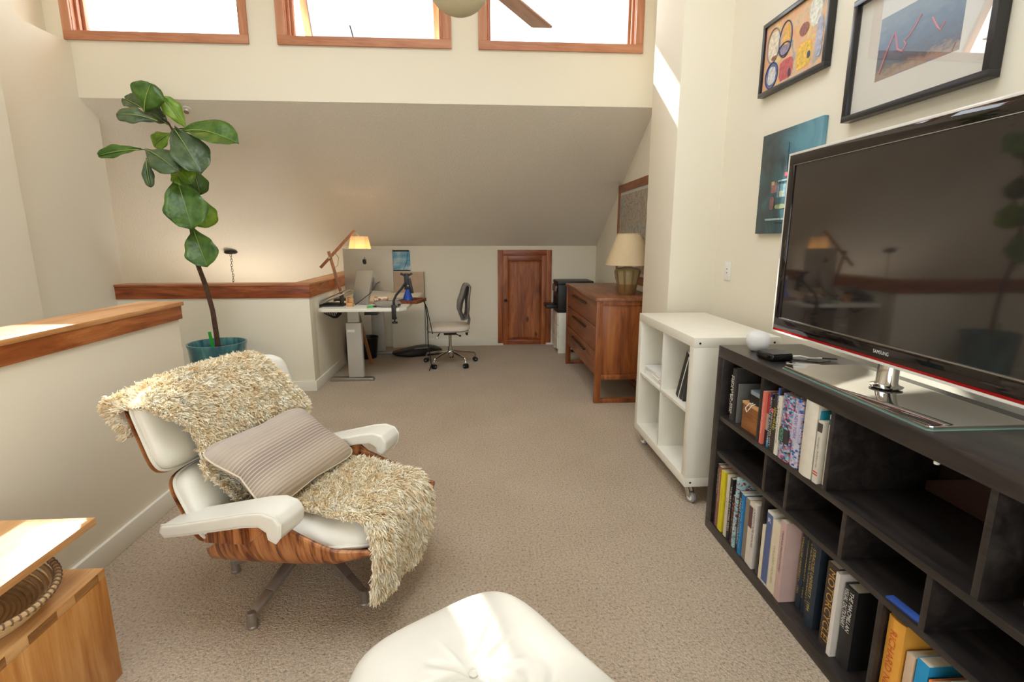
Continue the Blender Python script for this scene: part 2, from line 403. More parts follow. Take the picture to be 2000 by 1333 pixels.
struct(MB().box(1.62, 1.78, -2.75, 3.43, 0, 4.0), 'wall_right', 'wall', 'cream wall behind the television and pictures')
struct(MB().box(1.30, 1.78, 3.43, 3.97, 0, 4.0), 'wall_pier', 'wall', 'cream pier at the end of the television wall', bevel=0.006)
struct(MB().box(1.525, 1.78, 3.97, 6.72, 0, 4.0), 'wall_nook', 'wall', 'cream side wall of the desk nook behind the dresser')
f = MB(); f.box(-3.30, -3.13, 3.60, 4.06, -1.0, 4.0).box(-3.30, -3.13, 4.06, 4.76, -1.0, 2.862).box(-3.46, -3.298, 4.06, T1, 2.862, 4.0)
struct(f, 'wall_left', 'wall', 'cream left wall of the stairwell with a shallow niche at the top')
struct(MB().box(-3.30, -2.95, -2.75, 3.655, -1.0, 4.0), 'wall_stair', 'wall', 'nearer cream wall along the stairs', bevel=0.006)
f = MB(); f.box(-5.6, -3.30, 4.70, 4.76, -1.0, 2.5).box(-5.7, -5.6, 4.7, 8.6, -1.0, 2.5).box(-5.6, -1.66, 8.5, 8.6, -1.0, 1.0).box(-1.68, -1.60, 6.75, 8.6, -1.0, 1.35)
f.box(-1.86, -1.80, -2.7, 2.84, -1.0, -0.15).box(-3.25, -1.8, 2.84, 2.9, -1.0, -0.15).box(-3.25, -1.6, 4.72, 4.78, -1.0, -0.1)
struct(f, 'wall_stairwell', 'wall', 'lower walls of the stairwell')
# gable wall behind the camera with a window added to light the room
f = MB(); f.box(-3.3, -1.60, -2.75, -2.62, -1, 4.0).box(1.10, 1.78, -2.75, -2.62, 0, 4.0).box(-1.60, 1.10, -2.75, -2.62, 2.35, 4.0).box(-1.60, 1.10, -2.75, -2.62, -0.2, 0.80)
struct(f, 'wall_gable', 'wall', 'gable wall behind the camera')
w = thing('window_4', 'wide unseen window added in the gable for fill light', None, (0, -2.66, 0), kind='structure')
for x in (-1.57, -0.70, 0.20, 1.07): MB().box(x - 0.03, x + 0.03, -0.04, 0.04, 0.80, 2.35).build('mullion', 'firz', w)
for a, b in ((-1.54, -0.73), (-0.67, 0.17), (0.23, 1.04)): MB().box(a, b, -0.004, 0.004, 0.80, 2.35).build('pane', 'glass', w)

# half walls round the stairs
f = MB(); f.box(-1.80, -1.61, -1.6, 2.84, -0.15, 0.955)
struct(f, 'wall_half_left', 'wall', 'cream half wall beside the lounge chair', bevel=0.004)
t = thing('trim_1', 'reddish cherry rail capping the half wall beside the lounge chair', None, kind='structure')
MB().box(-1.827, -1.592, -1.6, 2.875, 1.018, 1.040).build('rail_cap', 'cap', t, bevel=0.004)
MB().box(-1.612, -1.598, -1.6, 2.858, 0.948, 1.018).build('rail_band', 'cherry', t, bevel=0.002)
MB().box(-1.612, -1.808, 2.844, 2.858, 0.948, 1.018).build('rail_band', 'cherry_x', t, bevel=0.002)
MB().box(-1.820, -1.804, -1.6, 2.858, 0.948, 1.018).build('rail_band', 'cherry', t, bevel=0.002)
f = MB(); f.box(-3.135, -1.50, 4.65, 4.80, 0, 0.90).box(-1.645, -1.50, 4.80, YK + 0.02, -0.2, 0.90)
struct(f, 'wall_half_far', 'wall', 'cream half wall behind the plant and desk', bevel=0.003)
t = thing('trim_2', 'dark cherry rail on the half wall behind the plant and desk', None, kind='structure')
MB().box(-3.13, -1.488, 4.638, 4.651, 0.858, 0.966).build('rail_band', 'cherry_x', t, bevel=0.002)
MB().box(-1.50, -1.488, 4.645, YK, 0.858, 0.966).build('rail_band', 'cherry', t, bevel=0.002)
MB().box(-3.13, -1.480, 4.630, 4.815, 0.966, 0.984).build('rail_cap', 'cap_x', t, bevel=0.003)
MB().box(-1.665, -1.480, 4.815, YK, 0.966, 0.984).build('rail_cap', 'cap', t, bevel=0.003)
# baseboards
def bb(name, x0, x1, y0, y1, label, h=0.092):
    struct(MB().box(x0, x1, y0, y1, 0, h), name, 'trimwhite', label, bevel=0.004)
bb('baseboard_left', -1.612, -1.594, -1.6, 2.855, 'white baseboard along the left half wall', 0.10)
bb('baseboard_plant', -3.13, -1.484, 4.634, 4.650, 'white baseboard behind the plant pot')
bb('baseboard_desk', -1.502, -1.484, 4.645, YK, 'white baseboard beside the desk')
bb('baseboard_back', -1.49, 0.245, YK - 0.016, YK, 'white baseboard left of the attic door')
bb('baseboard_back_right', 0.245, 1.525, YK - 0.016, YK, 'white baseboard under and right of the attic door', 0.030)
bb('baseboard_nook', 1.51, 1.526, 3.97, YK, 'white baseboard behind the dresser')
bb('baseboard_right', 1.605, 1.621, -2.6, 3.43, 'white baseboard behind the black shelf')
bb('baseboard_pier', 1.285, 1.301, 3.415, 3.97, 'white baseboard round the pier')

# windows
for i, (a, b) in enumerate(WIN):
    w = thing('window_%d' % (i + 1), ['left', 'middle', 'right'][i] + ' high window in a wide reddish wood casing', None, ((a + b) / 2, YC, WZ0), kind='structure')
    h = (b - a) / 2; H = WZ1 - WZ0
    MB().box(-h, h, -0.022, -0.001, 0, CW).build('casing_bottom', 'fir', w, bevel=0.003)
    MB().box(-h, h, -0.022, -0.001, H - CW, H).build('casing_top', 'fir', w, bevel=0.003)
    for s in (-1, 1): MB().box(s * h, s * (h - CW), -0.0215, -0.001, CW, H - CW).build('casing_side', 'firz', w, bevel=0.003)
    hi = h - 0.055
    # jamb liner with two stops on each side
    for s in (-1, 1):
        MB().box(s * hi, s * (hi - 0.014), 0, 0.168, 0.055, H - 0.055).build('jamb', 'firz', w)
        MB().box(s * (hi - 0.014), s * (hi - 0.032), 0.045, 0.075, 0.07, H - 0.07).build('stop', 'firz', w, bevel=0.002)
        MB().box(s * (hi - 0.014), s * (hi - 0.048), 0.095, 0.140, 0.07, H - 0.07).build('stop', 'firz', w, bevel=0.002)
    MB().box(-hi, hi, 0, 0.168, 0.055, 0.069).build('sill', 'fir', w)
    MB().box(-hi, hi, 0, 0.168, H - 0.069, H - 0.055).build('head', 'fir', w)
    z0, z1 = 0.069, H - 0.069; hs = hi - 0.05
    if i == 1:                                          # awning sash swung outwards
        sash = bpy.data.objects.new('sash', None); COL.objects.link(sash); sash.parent = w
        sash.location = (0, 0.165, z1); sash.rotation_euler = (R(24), 0, 0)
        L = z1 - z0
        for s in (-1, 1): MB().box(s * hs, s * (hs - 0.055), -0.02, 0.02, -L, 0).build('sash_stile', 'firz', sash, bevel=0.002)
        MB().box(-hs, hs, -0.02, 0.02, -L, -L + 0.055).build('sash_rail', 'fir', sash, bevel=0.002)
        MB().box(-hs, hs, -0.02, 0.02, -0.05, 0).build('sash_rail', 'fir', sash, bevel=0.002)
        MB().box(-hs + 0.05, hs - 0.05, -0.003, 0.003, -L + 0.05, -0.045).build('pane', 'dimglass', sash)
        MB().tube([(-0.10, 0.05, z0 - 0.01), (-0.115, 0.04, z0 + 0.06), (-0.125, 0.035, z0 + 0.10)], 0.004).build('crank_handle', 'blackm', w, smooth=True)
    else:
        MB().box(-hs - 0.004, hs + 0.004, 0.112, 0.118, z0, z1).build('pane', 'glass', w)

# attic access door in the knee wall
d = thing('door_1', 'small knotty wood attic door in the knee wall', None, (0.602, YK, 0.0), kind='structure')
dx = 0.347
MB().box(-dx, -dx + 0.068, -0.022, -0.001, 0.030, 1.236).build('casing', 'alder_s', d, bevel=0.003)
MB().box(dx - 0.068, dx, -0.022, -0.001, 0.030, 1.236).build('casing', 'alder_s', d, bevel=0.003)
MB().box(-dx + 0.068, dx - 0.068, -0.022, -0.001, 1.168, 1.236).build('casing', 'cherry_x', d, bevel=0.003)
q = dx - 0.066
for s in (-1, 1): MB().box(s * q, s * (q - 0.064), -0.036, -0.003, 0.012, 1.166).build('stile', 'alder_s', d, bevel=0.003)
MB().box(-q + 0.064, q - 0.064, -0.0355, -0.003, 1.100, 1.166).build('door_rail', 'cherry_x', d, bevel=0.003)
MB().box(-q + 0.064, q - 0.064, -0.0355, -0.003, 0.012, 0.078).build('door_rail', 'cherry_x', d, bevel=0.003)
pw = q - 0.066
f = MB(); f.add([(-pw, -0.016, 0.08), (pw, -0.016, 0.08), (pw, -0.016, 1.098), (-pw, -0.016, 1.098), (-pw + 0.03, -0.030, 0.11), (pw - 0.03, -0.030, 0.11), (pw - 0.03, -0.030, 1.068), (-pw + 0.03, -0.030, 1.068),
                 (-pw, -0.004, 0.08), (pw, -0.004, 0.08), (pw, -0.004, 1.098), (-pw, -0.004, 1.098)],
                [(4, 5, 6, 7), (0, 1, 5, 4), (1, 2, 6, 5), (2, 3, 7, 6), (3, 0, 4, 7), (11, 10, 9, 8), (0, 8, 9, 1), (1, 9, 10, 2), (2, 10, 11, 3), (3, 11, 8, 0)])
f.build('raised_panel', 'alder', d)
MB().box(-q + 0.0, q, -0.0025, 0.010, 0.052, 1.178).build('door_back', 'alder_s', d)
f = MB(); f.lathe([(0.012, 0), (0.012, 0.012), (0.007, 0.016), (0.007, 0.03), (0.018, 0.036), (0.020, 0.046), (0.012, 0.054), (0.0, 0.056)], n=16, axis='y')
k = f.build('knob', 'blackm', d, smooth=True); k.location = (-q + 0.032, -0.034, 0.60); k.rotation_euler = (R(180), 0, 0)

# outlet and switch plates, sprinkler, pendant canopy
t = thing('outlet_plate', 'pale wall plate with a small jack beside the television', 'wall plate', (1.62, 3.243, 1.168))
MB().box(-0.007, -0.0005, -0.040, 0.040, -0.059, 0.059).build('plate', 'white', t, bevel=0.003)
MB().box(-0.009, -0.006, -0.016, 0.016, -0.033, 0.033).build('insert', 'white', t, bevel=0.001)
for z in (0.012, -0.012): MB().cyl((-0.010, 0, z), (-0.008, 0, z), 0.004).build('jack', 'blackp', t)
t = thing('light_switch', 'white switch plate on the end of the left half wall', 'light switch', (-1.655, 2.841, 0.73))
MB().box(-0.038, 0.042, 0.0, 0.008, -0.06, 0.06).build('plate', 'white', t, bevel=0.003)
MB().box(-0.016, 0.016, 0.007, 0.013, -0.03, 0.03).build('rocker', 'white', t, bevel=0.002)
t = thing('fire_sprinkler', 'small white sprinkler head on the sloped ceiling above the plant', 'sprinkler', (-2.36, 4.655, ZK + SL * (YK - 4.655)), rot=(R(-30), 0, 0))
MB().lathe([(0.032, 0.0), (0.030, -0.008), (0.012, -0.012), (0.010, -0.03)], n=20).build('escutcheon', 'white', t, smooth=True)
MB().lathe([(0.010, -0.03), (0.020, -0.034), (0.020, -0.038), (0.0, -0.038)], n=20).build('deflector', 'chrome', t, smooth=True)
t = thing('pendant_light_canopy', 'black canopy and chain in the stairwell with an added lit globe', 'pendant light', (-3.07, 6.70, ZK + SL * (YK - 6.70) - 0.01))
MB().lathe([(0.0, 0.02), (0.072, 0.012), (0.078, -0.012), (0.060, -0.026), (0.0, -0.032)], n=28).build('canopy', 'blackm', t, smooth=True)
ch = bpy.data.meshes.new('x'); bpy.data.meshes.remove(ch)
MB().cyl((0, -0.01, -0.86), (0, -0.01, -0.83), 0.02).build('socket', 'blackm', t)
MB().sphere((0, -0.01, -0.97), 0.12, 24, 16).build('globe', emit('added fill globe', (255, 236, 208), 26.0), t, smooth=True)  # unseen glowing globe added to light the sloped ceiling
lm = MB().tube([(0.010 * math.cos(a), 0, 0.020 * math.sin(a)) for a in [2 * math.pi * j / 10 for j in range(11)]], 0.0032, 5, cap=False).build('chain_link', 'blackm', t, smooth=True)
for i in range(26):
    o = lm if i == 0 else lm.copy()
    if i: COL.objects.link(o)
    o.location = (0.004 * math.sin(i), -0.01, -0.045 - i * 0.031); o.rotation_euler = (0, 0, R(90 * (i % 2) + 20))

# ================================================================== LARGE FURNITURE
# ---- black shelf unit (front plane x=1.09, far end y=2.21)
SX, SD = 1.09, 0.39; SY1, SY0 = 2.21, 0.10
Z3, Z2a, Z2b, Z1a, Z1b, ZTa, ZT = 0.05, 0.390, 0.410, 0.560, 0.583, 0.846, 0.898
t = thing('black_shelf_unit', 'long low black-brown shelf unit with staggered cells carrying the television', 'shelf', (SX, (SY0 + SY1) / 2, 0))
oy = (SY0 + SY1) / 2
def sb(name, x0, x1, y0, y1, z0, z1, bevel=0.0015): return MB().box(x0 - SX, x1 - SX, y0 - oy, y1 - oy, z0, z1).build(name, 'shelf', t, bevel=bevel)
sb('top_board', SX, SX + SD, SY0, SY1, ZTa, ZT, 0.003)
sb('bottom_board', SX, SX + SD, SY0, SY1, 0, Z3, 0.003)
sb('end_board', SX, SX + SD, SY1 - 0.052, SY1, Z3, ZTa, 0.002); sb('end_board', SX, SX + SD, SY0, SY0 + 0.052, Z3, ZTa, 0.002)
sb('inner_shelf', SX + 0.004, SX + SD, SY0 + 0.052, SY1 - 0.052, Z2a, Z2b); sb('inner_shelf', SX + 0.004, SX + SD, SY0 + 0.052, SY1 - 0.052, Z1a, Z1b)
for y in (1.846, 1.443, 0.938, 0.46): sb('divider', SX + 0.005, SX + SD, y - 0.009, y + 0.009, Z1b, ZTa)
for y in (1.772, 1.630, 1.342, 1.046, 0.75): sb('divider', SX + 0.005, SX + SD, y - 0.009, y + 0.009, Z2b, Z1a)
for y in (1.760, 1.171, 0.60): sb('divider', SX + 0.005, SX + SD, y - 0.009, y + 0.009, Z3, Z2a)
sb('back_panel', SX + SD - 0.008, SX + SD - 0.001, SY0 + 0.05, SY1 - 0.05, Z3, ZTa, 0)

# ---- books
def bmat(name, c, rough=0.55): return pm(name, c, rough, var=0.05, vscale=30)
def cells(name, cols, scale, rough=0.5):
    """cover print made of many small coloured blocks"""
    m, nt, b = base_mat(name); v = coords(nt, (scale, scale, scale * 1.6))
    vo = N(nt, 'ShaderNodeTexVoronoi', Scale=1.0, distance='CHEBYCHEV'); nt.links.new(v, vo.inputs['Vector'])
    sp = nt.nodes.new('ShaderNodeSeparateColor'); nt.links.new(vo.outputs['Color'], sp.inputs[0])
    cr = ramp(nt, sp.outputs[0], [(i / len(cols), c) for i, c in enumerate(cols)])
    cr.node.color_ramp.interpolation = 'CONSTANT'
    nt.links.new(cr, b.inputs['Base Color']); b.inputs['Roughness'].default_value = rough
    return m
BOOKGROUP = {}
def book(label, y0, y1, z0, h, col, title=None, tcol=(235, 230, 215), xin=0.012, depth=0.20, tw=0.7, th=0.55, toff=0.0, hard=False, lean=0.0, extra=None, mat=None, group=None, rows=1, pagecol='pages', catname='book', yaw=0.0):
    """upright book, spine to the front; y0 > y1"""
    w = abs(y0 - y1) - 0.0012; yc = (y0 + y1) / 2
    r = thing(catname, label, 'book', (SX + xin, yc, z0 + 0.0005), 0, group)
    r.rotation_euler = (lean, 0, yaw)
    cm = mat or bmat('book cover ' + label[:24], col)
    bt = 0.0028 if hard else 0.0012
    f = MB()
    if hard:                                             # rounded back
        k = 6; pts = [(-0.006 * math.sin(math.pi * i / k) , -w / 2 + w * i / k) for i in range(k + 1)]
        poly = pts + [(bt, w / 2), (bt, -w / 2)]
        f.prism([(p, q) for p, q in poly], 'z', 0, h)
    else: f.box(0, bt, -w / 2, w / 2, 0, h)
    f.box(bt, depth, -w / 2, -w / 2 + bt, 0, h).box(bt, depth, w / 2 - bt, w / 2, 0, h)
    f.build('cover', cm, r, smooth=hard, angle=40)
    ins = 0.004 if hard else 0.001
    MB().box(bt, depth - ins - 0.001, -w / 2 + bt, w / 2 - bt, ins, h - ins).build('pages', pagecol, r)
    xo = -0.0069 if hard else -0.0006
    if title:
        tm = pm('lettering', tcol, 0.5, var=0.02)
        lines = title.split('|'); n = len(lines)
        for i, ln in enumerate(lines):
            yy = (w * 0.8) * ((n - 1) / 2 - i) / max(n, 1) if n > 1 else 0
            text_obj('lettering', ln, h * tw, w * th / n, tm, r, axes(*SPINE_X, (xo, yy * -1 if False else yy * -1, h * (0.5 + toff))))
    if extra:
        for (za, zb, c) in extra: MB().box(xo + 0.0002, 0, -w / 2 + 0.0003, w / 2 - 0.0003, h * za, h * zb).build('printed_band', pm('book band', c, 0.5, var=0.03), r)
    return r
G1 = 'books in the upper cell of the black shelf'; G3 = 'books in the lowest far cell of the black shelf'; G4 = 'large books in the lowest middle cell of the black shelf'; G5 = 'books in the lowest near cell of the black shelf'
comic = cells('comic print', [(60, 60, 78), (90, 150, 180), (170, 110, 150), (200, 80, 100), (190, 185, 200), (70, 90, 140), (180, 170, 190), (120, 190, 200)], 105)
comic2 = cells('comic print pale', [(190, 190, 210), (150, 160, 200), (205, 195, 210), (40, 90, 160), (200, 130, 140), (180, 190, 200)], 100)
# upper cell, left compartment
book('dark cookbook with white lettering at the far end of the top row', 2.106, 2.072, Z1b, 0.236, (58, 54, 52), 'GINGER PIG|MEAT BOOK', xin=0.022, depth=0.20, tw=0.72, th=0.75, group=G1, hard=True)
book('coral red thin book beside the shelf divider', 1.834, 1.816, Z1b, 0.212, (222, 118, 100), 'design at home', (245, 200, 180), xin=0.006, tw=0.6, group=G1)
book('book with red top, tan middle and black foot', 1.815, 1.796, Z1b, 0.207, (172, 158, 130), None, extra=[(0.62, 1.0, (168, 52, 50)), (0.0, 0.30, (24, 22, 24))], xin=0.016, group=G1)
book('navy and blue book with white block letters', 1.795, 1.781, Z1b, 0.214, (40, 44, 92), 'BICYCLE FACTORY', xin=0.014, tw=0.85, th=0.6, extra=[(0.0, 0.16, (60, 140, 190))], group=G1)
book('black paperback with a pink dot and white letters', 1.780, 1.764, Z1b, 0.196, (30, 26, 30), 'FORGOTTEN CITY', xin=0.012, tw=0.7, th=0.6, toff=-0.1, extra=[(0.74, 0.82, (226, 90, 110))], group=G1)
book('dark olive book with yellow lettering', 1.763, 1.742, Z1b, 0.226, (56, 48, 40), 'HOW TO KID', (236, 222, 40), xin=0.010, tw=0.38, th=0.6, toff=0.06, group=G1)
book('tall charcoal book with blue top and white title', 1.741, 1.728, Z1b, 0.252, (64, 62, 64), 'DONKEY WRITE', xin=0.008, tw=0.5, th=0.7, toff=0.12, extra=[(0.78, 1.0, (58, 92, 168))], group=G1)
book('slim white book with black lettering', 1.727, 1.707, Z1b, 0.226, (226, 220, 200), 'CATALOGUE', (50, 50, 54), xin=0.004, tw=0.6, th=0.3, group=G1)
b = book('thick book with comic panels and a green title block', 1.706, 1.640, Z1b, 0.243, (120, 100, 130), None, mat=comic, xin=0.008, hard=True, group=G1)
MB().box(-0.0072, -0.001, -0.026, 0.026, 0.065, 0.118).build('title_block', pm('comic title', (56, 50, 52), 0.5), b)
text_obj('lettering', 'MONSTER', 0.050, 0.020, pm('lettering', (110, 205, 170), 0.5), b, axes(*SPINE_X, (-0.0078, 0.012, 0.092)))
b = book('lilac comic paperback with pale blue lettering', 1.638, 1.592, Z1b, 0.246, (190, 185, 210), None, mat=comic2, xin=0.010, hard=True, group=G1)
MB().box(-0.0072, -0.001, -0.018, 0.018, 0.095, 0.195).build('title_block', pm('comic title pale', (200, 192, 214), 0.5), b)
text_obj('lettering', 'NEW YORK', 0.088, 0.018, pm('lettering', (96, 92, 160), 0.5), b, axes(*SPINE_X, (-0.0078, 0.0, 0.146)))
book('slim dark book with cream lettering left of the big white book', 1.591, 1.579, Z1b, 0.240, (74, 50, 46), 'GRAFFITI KINGS', (225, 215, 190), xin=0.020, tw=0.7, th=0.8, group=G1)
book('big plain off-white hardback with faint brush marks', 1.577, 1.512, Z1b, 0.262, (222, 214, 198), None, xin=0.006, hard=True, depth=0.26, group=G1)
book('narrow teal book between white books', 1.511, 1.505, Z1b, 0.240, (22, 140, 164), None, xin=0.014, group=G1)
book('pale grey manual with dark top band and red stripes', 1.504, 1.480, Z1b, 0.212, (214, 206, 190), 'Google AdWords', (96, 100, 112), xin=0.004, tw=0.5, th=0.42, extra=[(0.83, 0.97, (74, 64, 58)), (0.17, 0.19, (206, 66, 58)), (0.13, 0.15, (206, 66, 58))], group=G1)
book('white book with a teal label beside the second divider', 1.479, 1.456, Z1b, 0.240, (216, 210, 198), None, xin=0.022, extra=[(0.86, 0.94, (24, 110, 140))], group=G1)
# lowest far cell
book('black book with white lettering at the far end of the bottom row', 2.153, 2.134, Z3, 0.299, (44, 38, 34), 'THE ART OF THE FIELD', xin=0.012, tw=0.42, th=0.3, toff=0.22, group=G3)
book('mauve brown book with pale lettering', 2.132, 2.102, Z3, 0.298, (140, 92, 80), 'ELEMENTARY LOGIC', (222, 196, 170), xin=0.008, tw=0.5, th=0.3, toff=0.15, group=G3)
book('bright yellow book in the bottom row', 2.100, 2.066, Z3, 0.292, (222, 206, 22), 'house style', (180, 150, 20), xin=0.006, tw=0.4, th=0.25, group=G3)
book('taupe book right of the yellow one', 2.064, 2.050, Z3, 0.299, (138, 122, 100), None, xin=0.022, group=G3)
book('cream book in the bottom row', 2.048, 2.024, Z3, 0.294, (216, 204, 180), 'type', (120, 100, 80), xin=0.008, tw=0.3, th=0.3, group=G3)
book('black book with white condensed lettering', 2.022, 1.999, Z3, 0.290, (34, 30, 34), 'THE ART OF LIVING WELL', xin=0.010, tw=0.75, th=0.5, group=G3)
book('short dark red and green picture book', 1.997, 1.965, Z3, 0.223, (70, 40, 34), None, mat=cells('picture spine dark', [(60, 32, 28), (96, 48, 40), (46, 48, 36), (150, 84, 70), (40, 30, 28)], 60), xin=0.012, group=G3)
book('light teal floral magazine sticking up', 1.963, 1.943, Z3, 0.322, (160, 196, 200), None, mat=cells('floral spine', [(164, 202, 208), (176, 208, 210), (150, 60, 72), (120, 170, 176), (170, 204, 210), (168, 200, 204)], 95), xin=0.004, group=G3)
book('black and white patterned narrow book', 1.941, 1.914, Z3, 0.270, (44, 40, 42), 'STREET PHOTOGRAPHY', xin=0.010, tw=0.8, th=0.4, group=G3)
book('saturated blue paperback in the bottom row', 1.912, 1.886, Z3, 0.274, (18, 118, 178), 'the long short way', (150, 210, 232), xin=0.004, tw=0.8, th=0.35, group=G3)
book('warm grey book in the bottom row', 1.884, 1.852, Z3, 0.272, (134, 122, 108), None, xin=0.008, group=G3)
book('white book with a dark photo at the top', 1.850, 1.822, Z3, 0.272, (218, 208, 190), None, xin=0.006, extra=[(0.60, 0.94, (98, 62, 66))], group=G3)
book('white book with dark lettering beside the divider', 1.820, 1.794, Z3, 0.280, (214, 206, 196), 'LANDSCAPE HOUSE', (48, 44, 50), xin=0.004, tw=0.6, th=0.5, toff=0.12, group=G3)
# lowest middle cell
book('slim cream book left of the blue binder', 1.748, 1.727, Z3, 0.231, (224, 212, 184), None, xin=0.006, group=G4)
b = book('white ring binder with a slate blue spine', 1.725, 1.686, Z3, 0.305, (216, 212, 202), None, xin=0.006, extra=[(0.03, 0.97, (84, 98, 142))], group=G4, catname='ring_binder')
b['category'] = 'binder'
text_obj('lettering', 'R', 0.018, 0.018, pm('lettering', (225, 228, 236), 0.5), b, axes(*FACE_X, (-0.0012, 0, 0.27)))
MB().tube([(0.06 + 0.02 * math.cos(a), 0.004, 0.295 + 0.02 * math.sin(a)) for a in [math.pi * j / 8 for j in range(9)]], 0.002, 6).build('ring', 'chrome', b)
book('thick cream book with thin grey lettering', 1.684, 1.636, Z3, 0.288, (224, 210, 182), 'WILLARD HOUSES', (170, 158, 134), xin=0.006, tw=0.55, th=0.25, toff=-0.1, group=G4)
book('dusty pink slipcased book', 1.634, 1.600, Z3, 0.318, (196, 166, 158), 'PREFAB PROTOTYPES', (92, 72, 72), xin=0.004, depth=0.22, tw=0.52, th=0.3, toff=0.12, group=G4)
NV = (38, 48, 60); GD = (206, 176, 84)
for i, (a, bb_, h, xi, tt) in enumerate([(1.592, 1.563, .300, .062, 'SYRACUSE UNIVERSITY   1993'), (1.560, 1.540, .302, .062, 'ONONDAGAN   1992'), (1.538, 1.512, .306, .058, 'SYRACUSE UNIVERSITY'), (1.508, 1.462, .312, .040, 'SYRACUSE UNIVERSITY   1994')]):
    book(['navy yearbook with gold lettering next to the pink book', 'second navy yearbook from the pink book', 'third navy yearbook from the pink book', 'widest navy yearbook with gold lettering'][i], a, bb_, Z3, h, NV, tt, GD, xin=xi, hard=True, depth=0.23, tw=0.75, th=0.32, toff=0.06, group=G4)
book('dark brown book titled in large gold letters', 1.416, 1.366, Z3, 0.300, (66, 54, 46), 'MOTORCYCLE!', (204, 152, 70), xin=0.032, depth=0.23, tw=0.85, th=0.6, group=G4)
book('plain white paperback behind the black dictionary', 1.364, 1.346, Z3, 0.296, (224, 216, 206), None, xin=0.022, depth=0.23, group=G4)
book('black dictionary with white title on its spine', 1.342, 1.288, Z3, 0.272, (34, 33, 34), 'THE MACMILLAN|VISUAL DICTIONARY', (238, 236, 230), xin=0.040, depth=0.22, tw=0.5, th=0.62, toff=0.22, hard=True, group=G4)
# lowest near cell
book('worn orange yellow book with red lettering', 1.156, 1.100, Z3, 0.318, (222, 158, 60), 'RICHARD NEUTRA', (206, 84, 40), xin=0.022, depth=0.25, tw=0.78, th=0.4, hard=True, group=G5, extra=None)
book('beige book right of the orange yellow one', 1.094, 1.068, Z3, 0.252, (206, 178, 150), None, xin=0.028, group=G5)
book('bright blue book with a landscape cover', 1.064, 1.028, Z3, 0.262, (24, 142, 196), 'SURF', (220, 235, 240), xin=0.030, tw=0.3, th=0.5, group=G5)
book('short orange book in the lowest near cell', 1.022, 0.976, Z3, 0.236, (224, 116, 52), None, xin=0.026, group=G5, hard=True)
book('sage green book right of the short orange book', 0.972, 0.918, Z3, 0.280, (150, 176, 150), 'N', (40, 52, 70), xin=0.030, tw=0.12, th=0.5, group=G5)
book('purple patterned book at the near end of the bottom row', 0.914, 0.868, Z3, 0.25, (90, 84, 140), None, mat=comic2, xin=0.030, group=G5)

# ---- other things in the black shelf
tag(MB().box(0, 0.004, -0.062, 0.062, 0, 0.245).build('brown_card', 'cardboard', loc=(1.40, 1.99, Z1b + 0.001), bevel=0.001), 'brown card with black script standing at the back of the top cell', 'card')
o = bpy.data.objects['brown_card']
text_obj('script', 'Coi', 0.07, 0.075, pm('black ink', (30, 26, 24), 0.6), o, axes(*FACE_X, (-0.001, -0.015, 0.185)))
tag(MB().box(0, 0.20, -0.004, 0.004, 0, 0.175).build('grey_folder', pm('grey linen board', (108, 108, 104), 0.8, var=0.1, vscale=200), loc=(1.115, 2.052, Z1b + 0.001), bevel=0.001), 'grey linen folder standing beside the cookbook', 'folder')
t = thing('wooden_box', 'small honey wooden box in the top far cell', 'box', (1.205, 1.935, Z1b))
MB().box(-0.09, 0.09, -0.072, 0.072, 0, 0.106).build('body', wood('box wood', (120, 70, 32), (150, 94, 48), (172, 114, 64), 'y', 2.0), t, bevel=0.002)
MB().box(-0.092, 0.092, -0.074, 0.074, 0.1062, 0.118).build('lid', M['oak_y'], t, bevel=0.002)
t = thing('black_tin', 'black box with a white cord loop resting on the wooden box', 'box', (1.20, 1.925, Z1b + 0.1185))
MB().box(-0.075, 0.075, -0.055, 0.055, 0, 0.036).build('body', 'blackp', t, bevel=0.004)
MB().tube([(-0.075, 0.02, 0.006), (-0.088, 0.03, 0.0), (-0.097, 0.038, -0.02), (-0.096, 0.028, -0.034), (-0.095, 0.018, -0.022), (-0.085, 0.01, 0.0), (-0.075, 0.005, 0.006)], 0.002, 6).build('cord', 'white', t, smooth=True)
tag(MB().box(-0.07, 0.07, -0.05, 0.05, 0, 0.02).build('silver_case', pm('pale blue metal case', (166, 186, 196), 0.35, 0.4), loc=(1.195, 1.925, Z1b + 0.155), bevel=0.005), 'pale blue metal case on top of the black box', 'case')
tag(MB().box(0, 0.19, -0.004, 0.004, 0, 0.135).build('magazine', cells('magazine spine', [(50, 60, 110), (90, 60, 110), (200, 190, 190), (40, 80, 120)], 40), loc=(1.12, 1.646, Z2b + 0.001), bevel=0.0005), 'thin purple magazine standing in the narrow middle cell', 'magazine')
tag(MB().box(-0.012, 0.012, -0.05, 0.05, 0, 0.004).build('paper_folder', pm('blue paper', (40, 74, 150), 0.7), loc=(1.115, 1.115, Z2b + 0.0005), rot=(0, 0, R(4))), 'narrow blue paper strip on the middle shelf edge', 'paper')
f = MB(); f.prism([(0.20, 0.0), (-0.27, 0.0), (-0.27, 0.235), (-0.20, 0.235), (0.20, 0.03)], 'x', 0, 0.008)
tag(f.build('leaning_board', pm('dark brown board', (70, 50, 46), 0.35), loc=(1.42, 1.225, Z1b + 0.001), bevel=0.001), 'dark brown slanted board standing at the back of the large open cell', 'board')
t = thing('coiled_cable', 'grey-green coiled hose stacked in the near top cell', 'cable', (1.205, 0.785, Z1b))
for i in range(7):
    rr = 0.105 - 0.004 * abs(i - 2)
    MB().tube([(rr * math.cos(a), rr * math.sin(a), 0.0085 + i * 0.0155) for a in [2 * math.pi * j / 40 for j in range(41)]], 0.0082, 8).build('coil', pm('grey green hose', (122, 128, 112), 0.5), t, smooth=True)
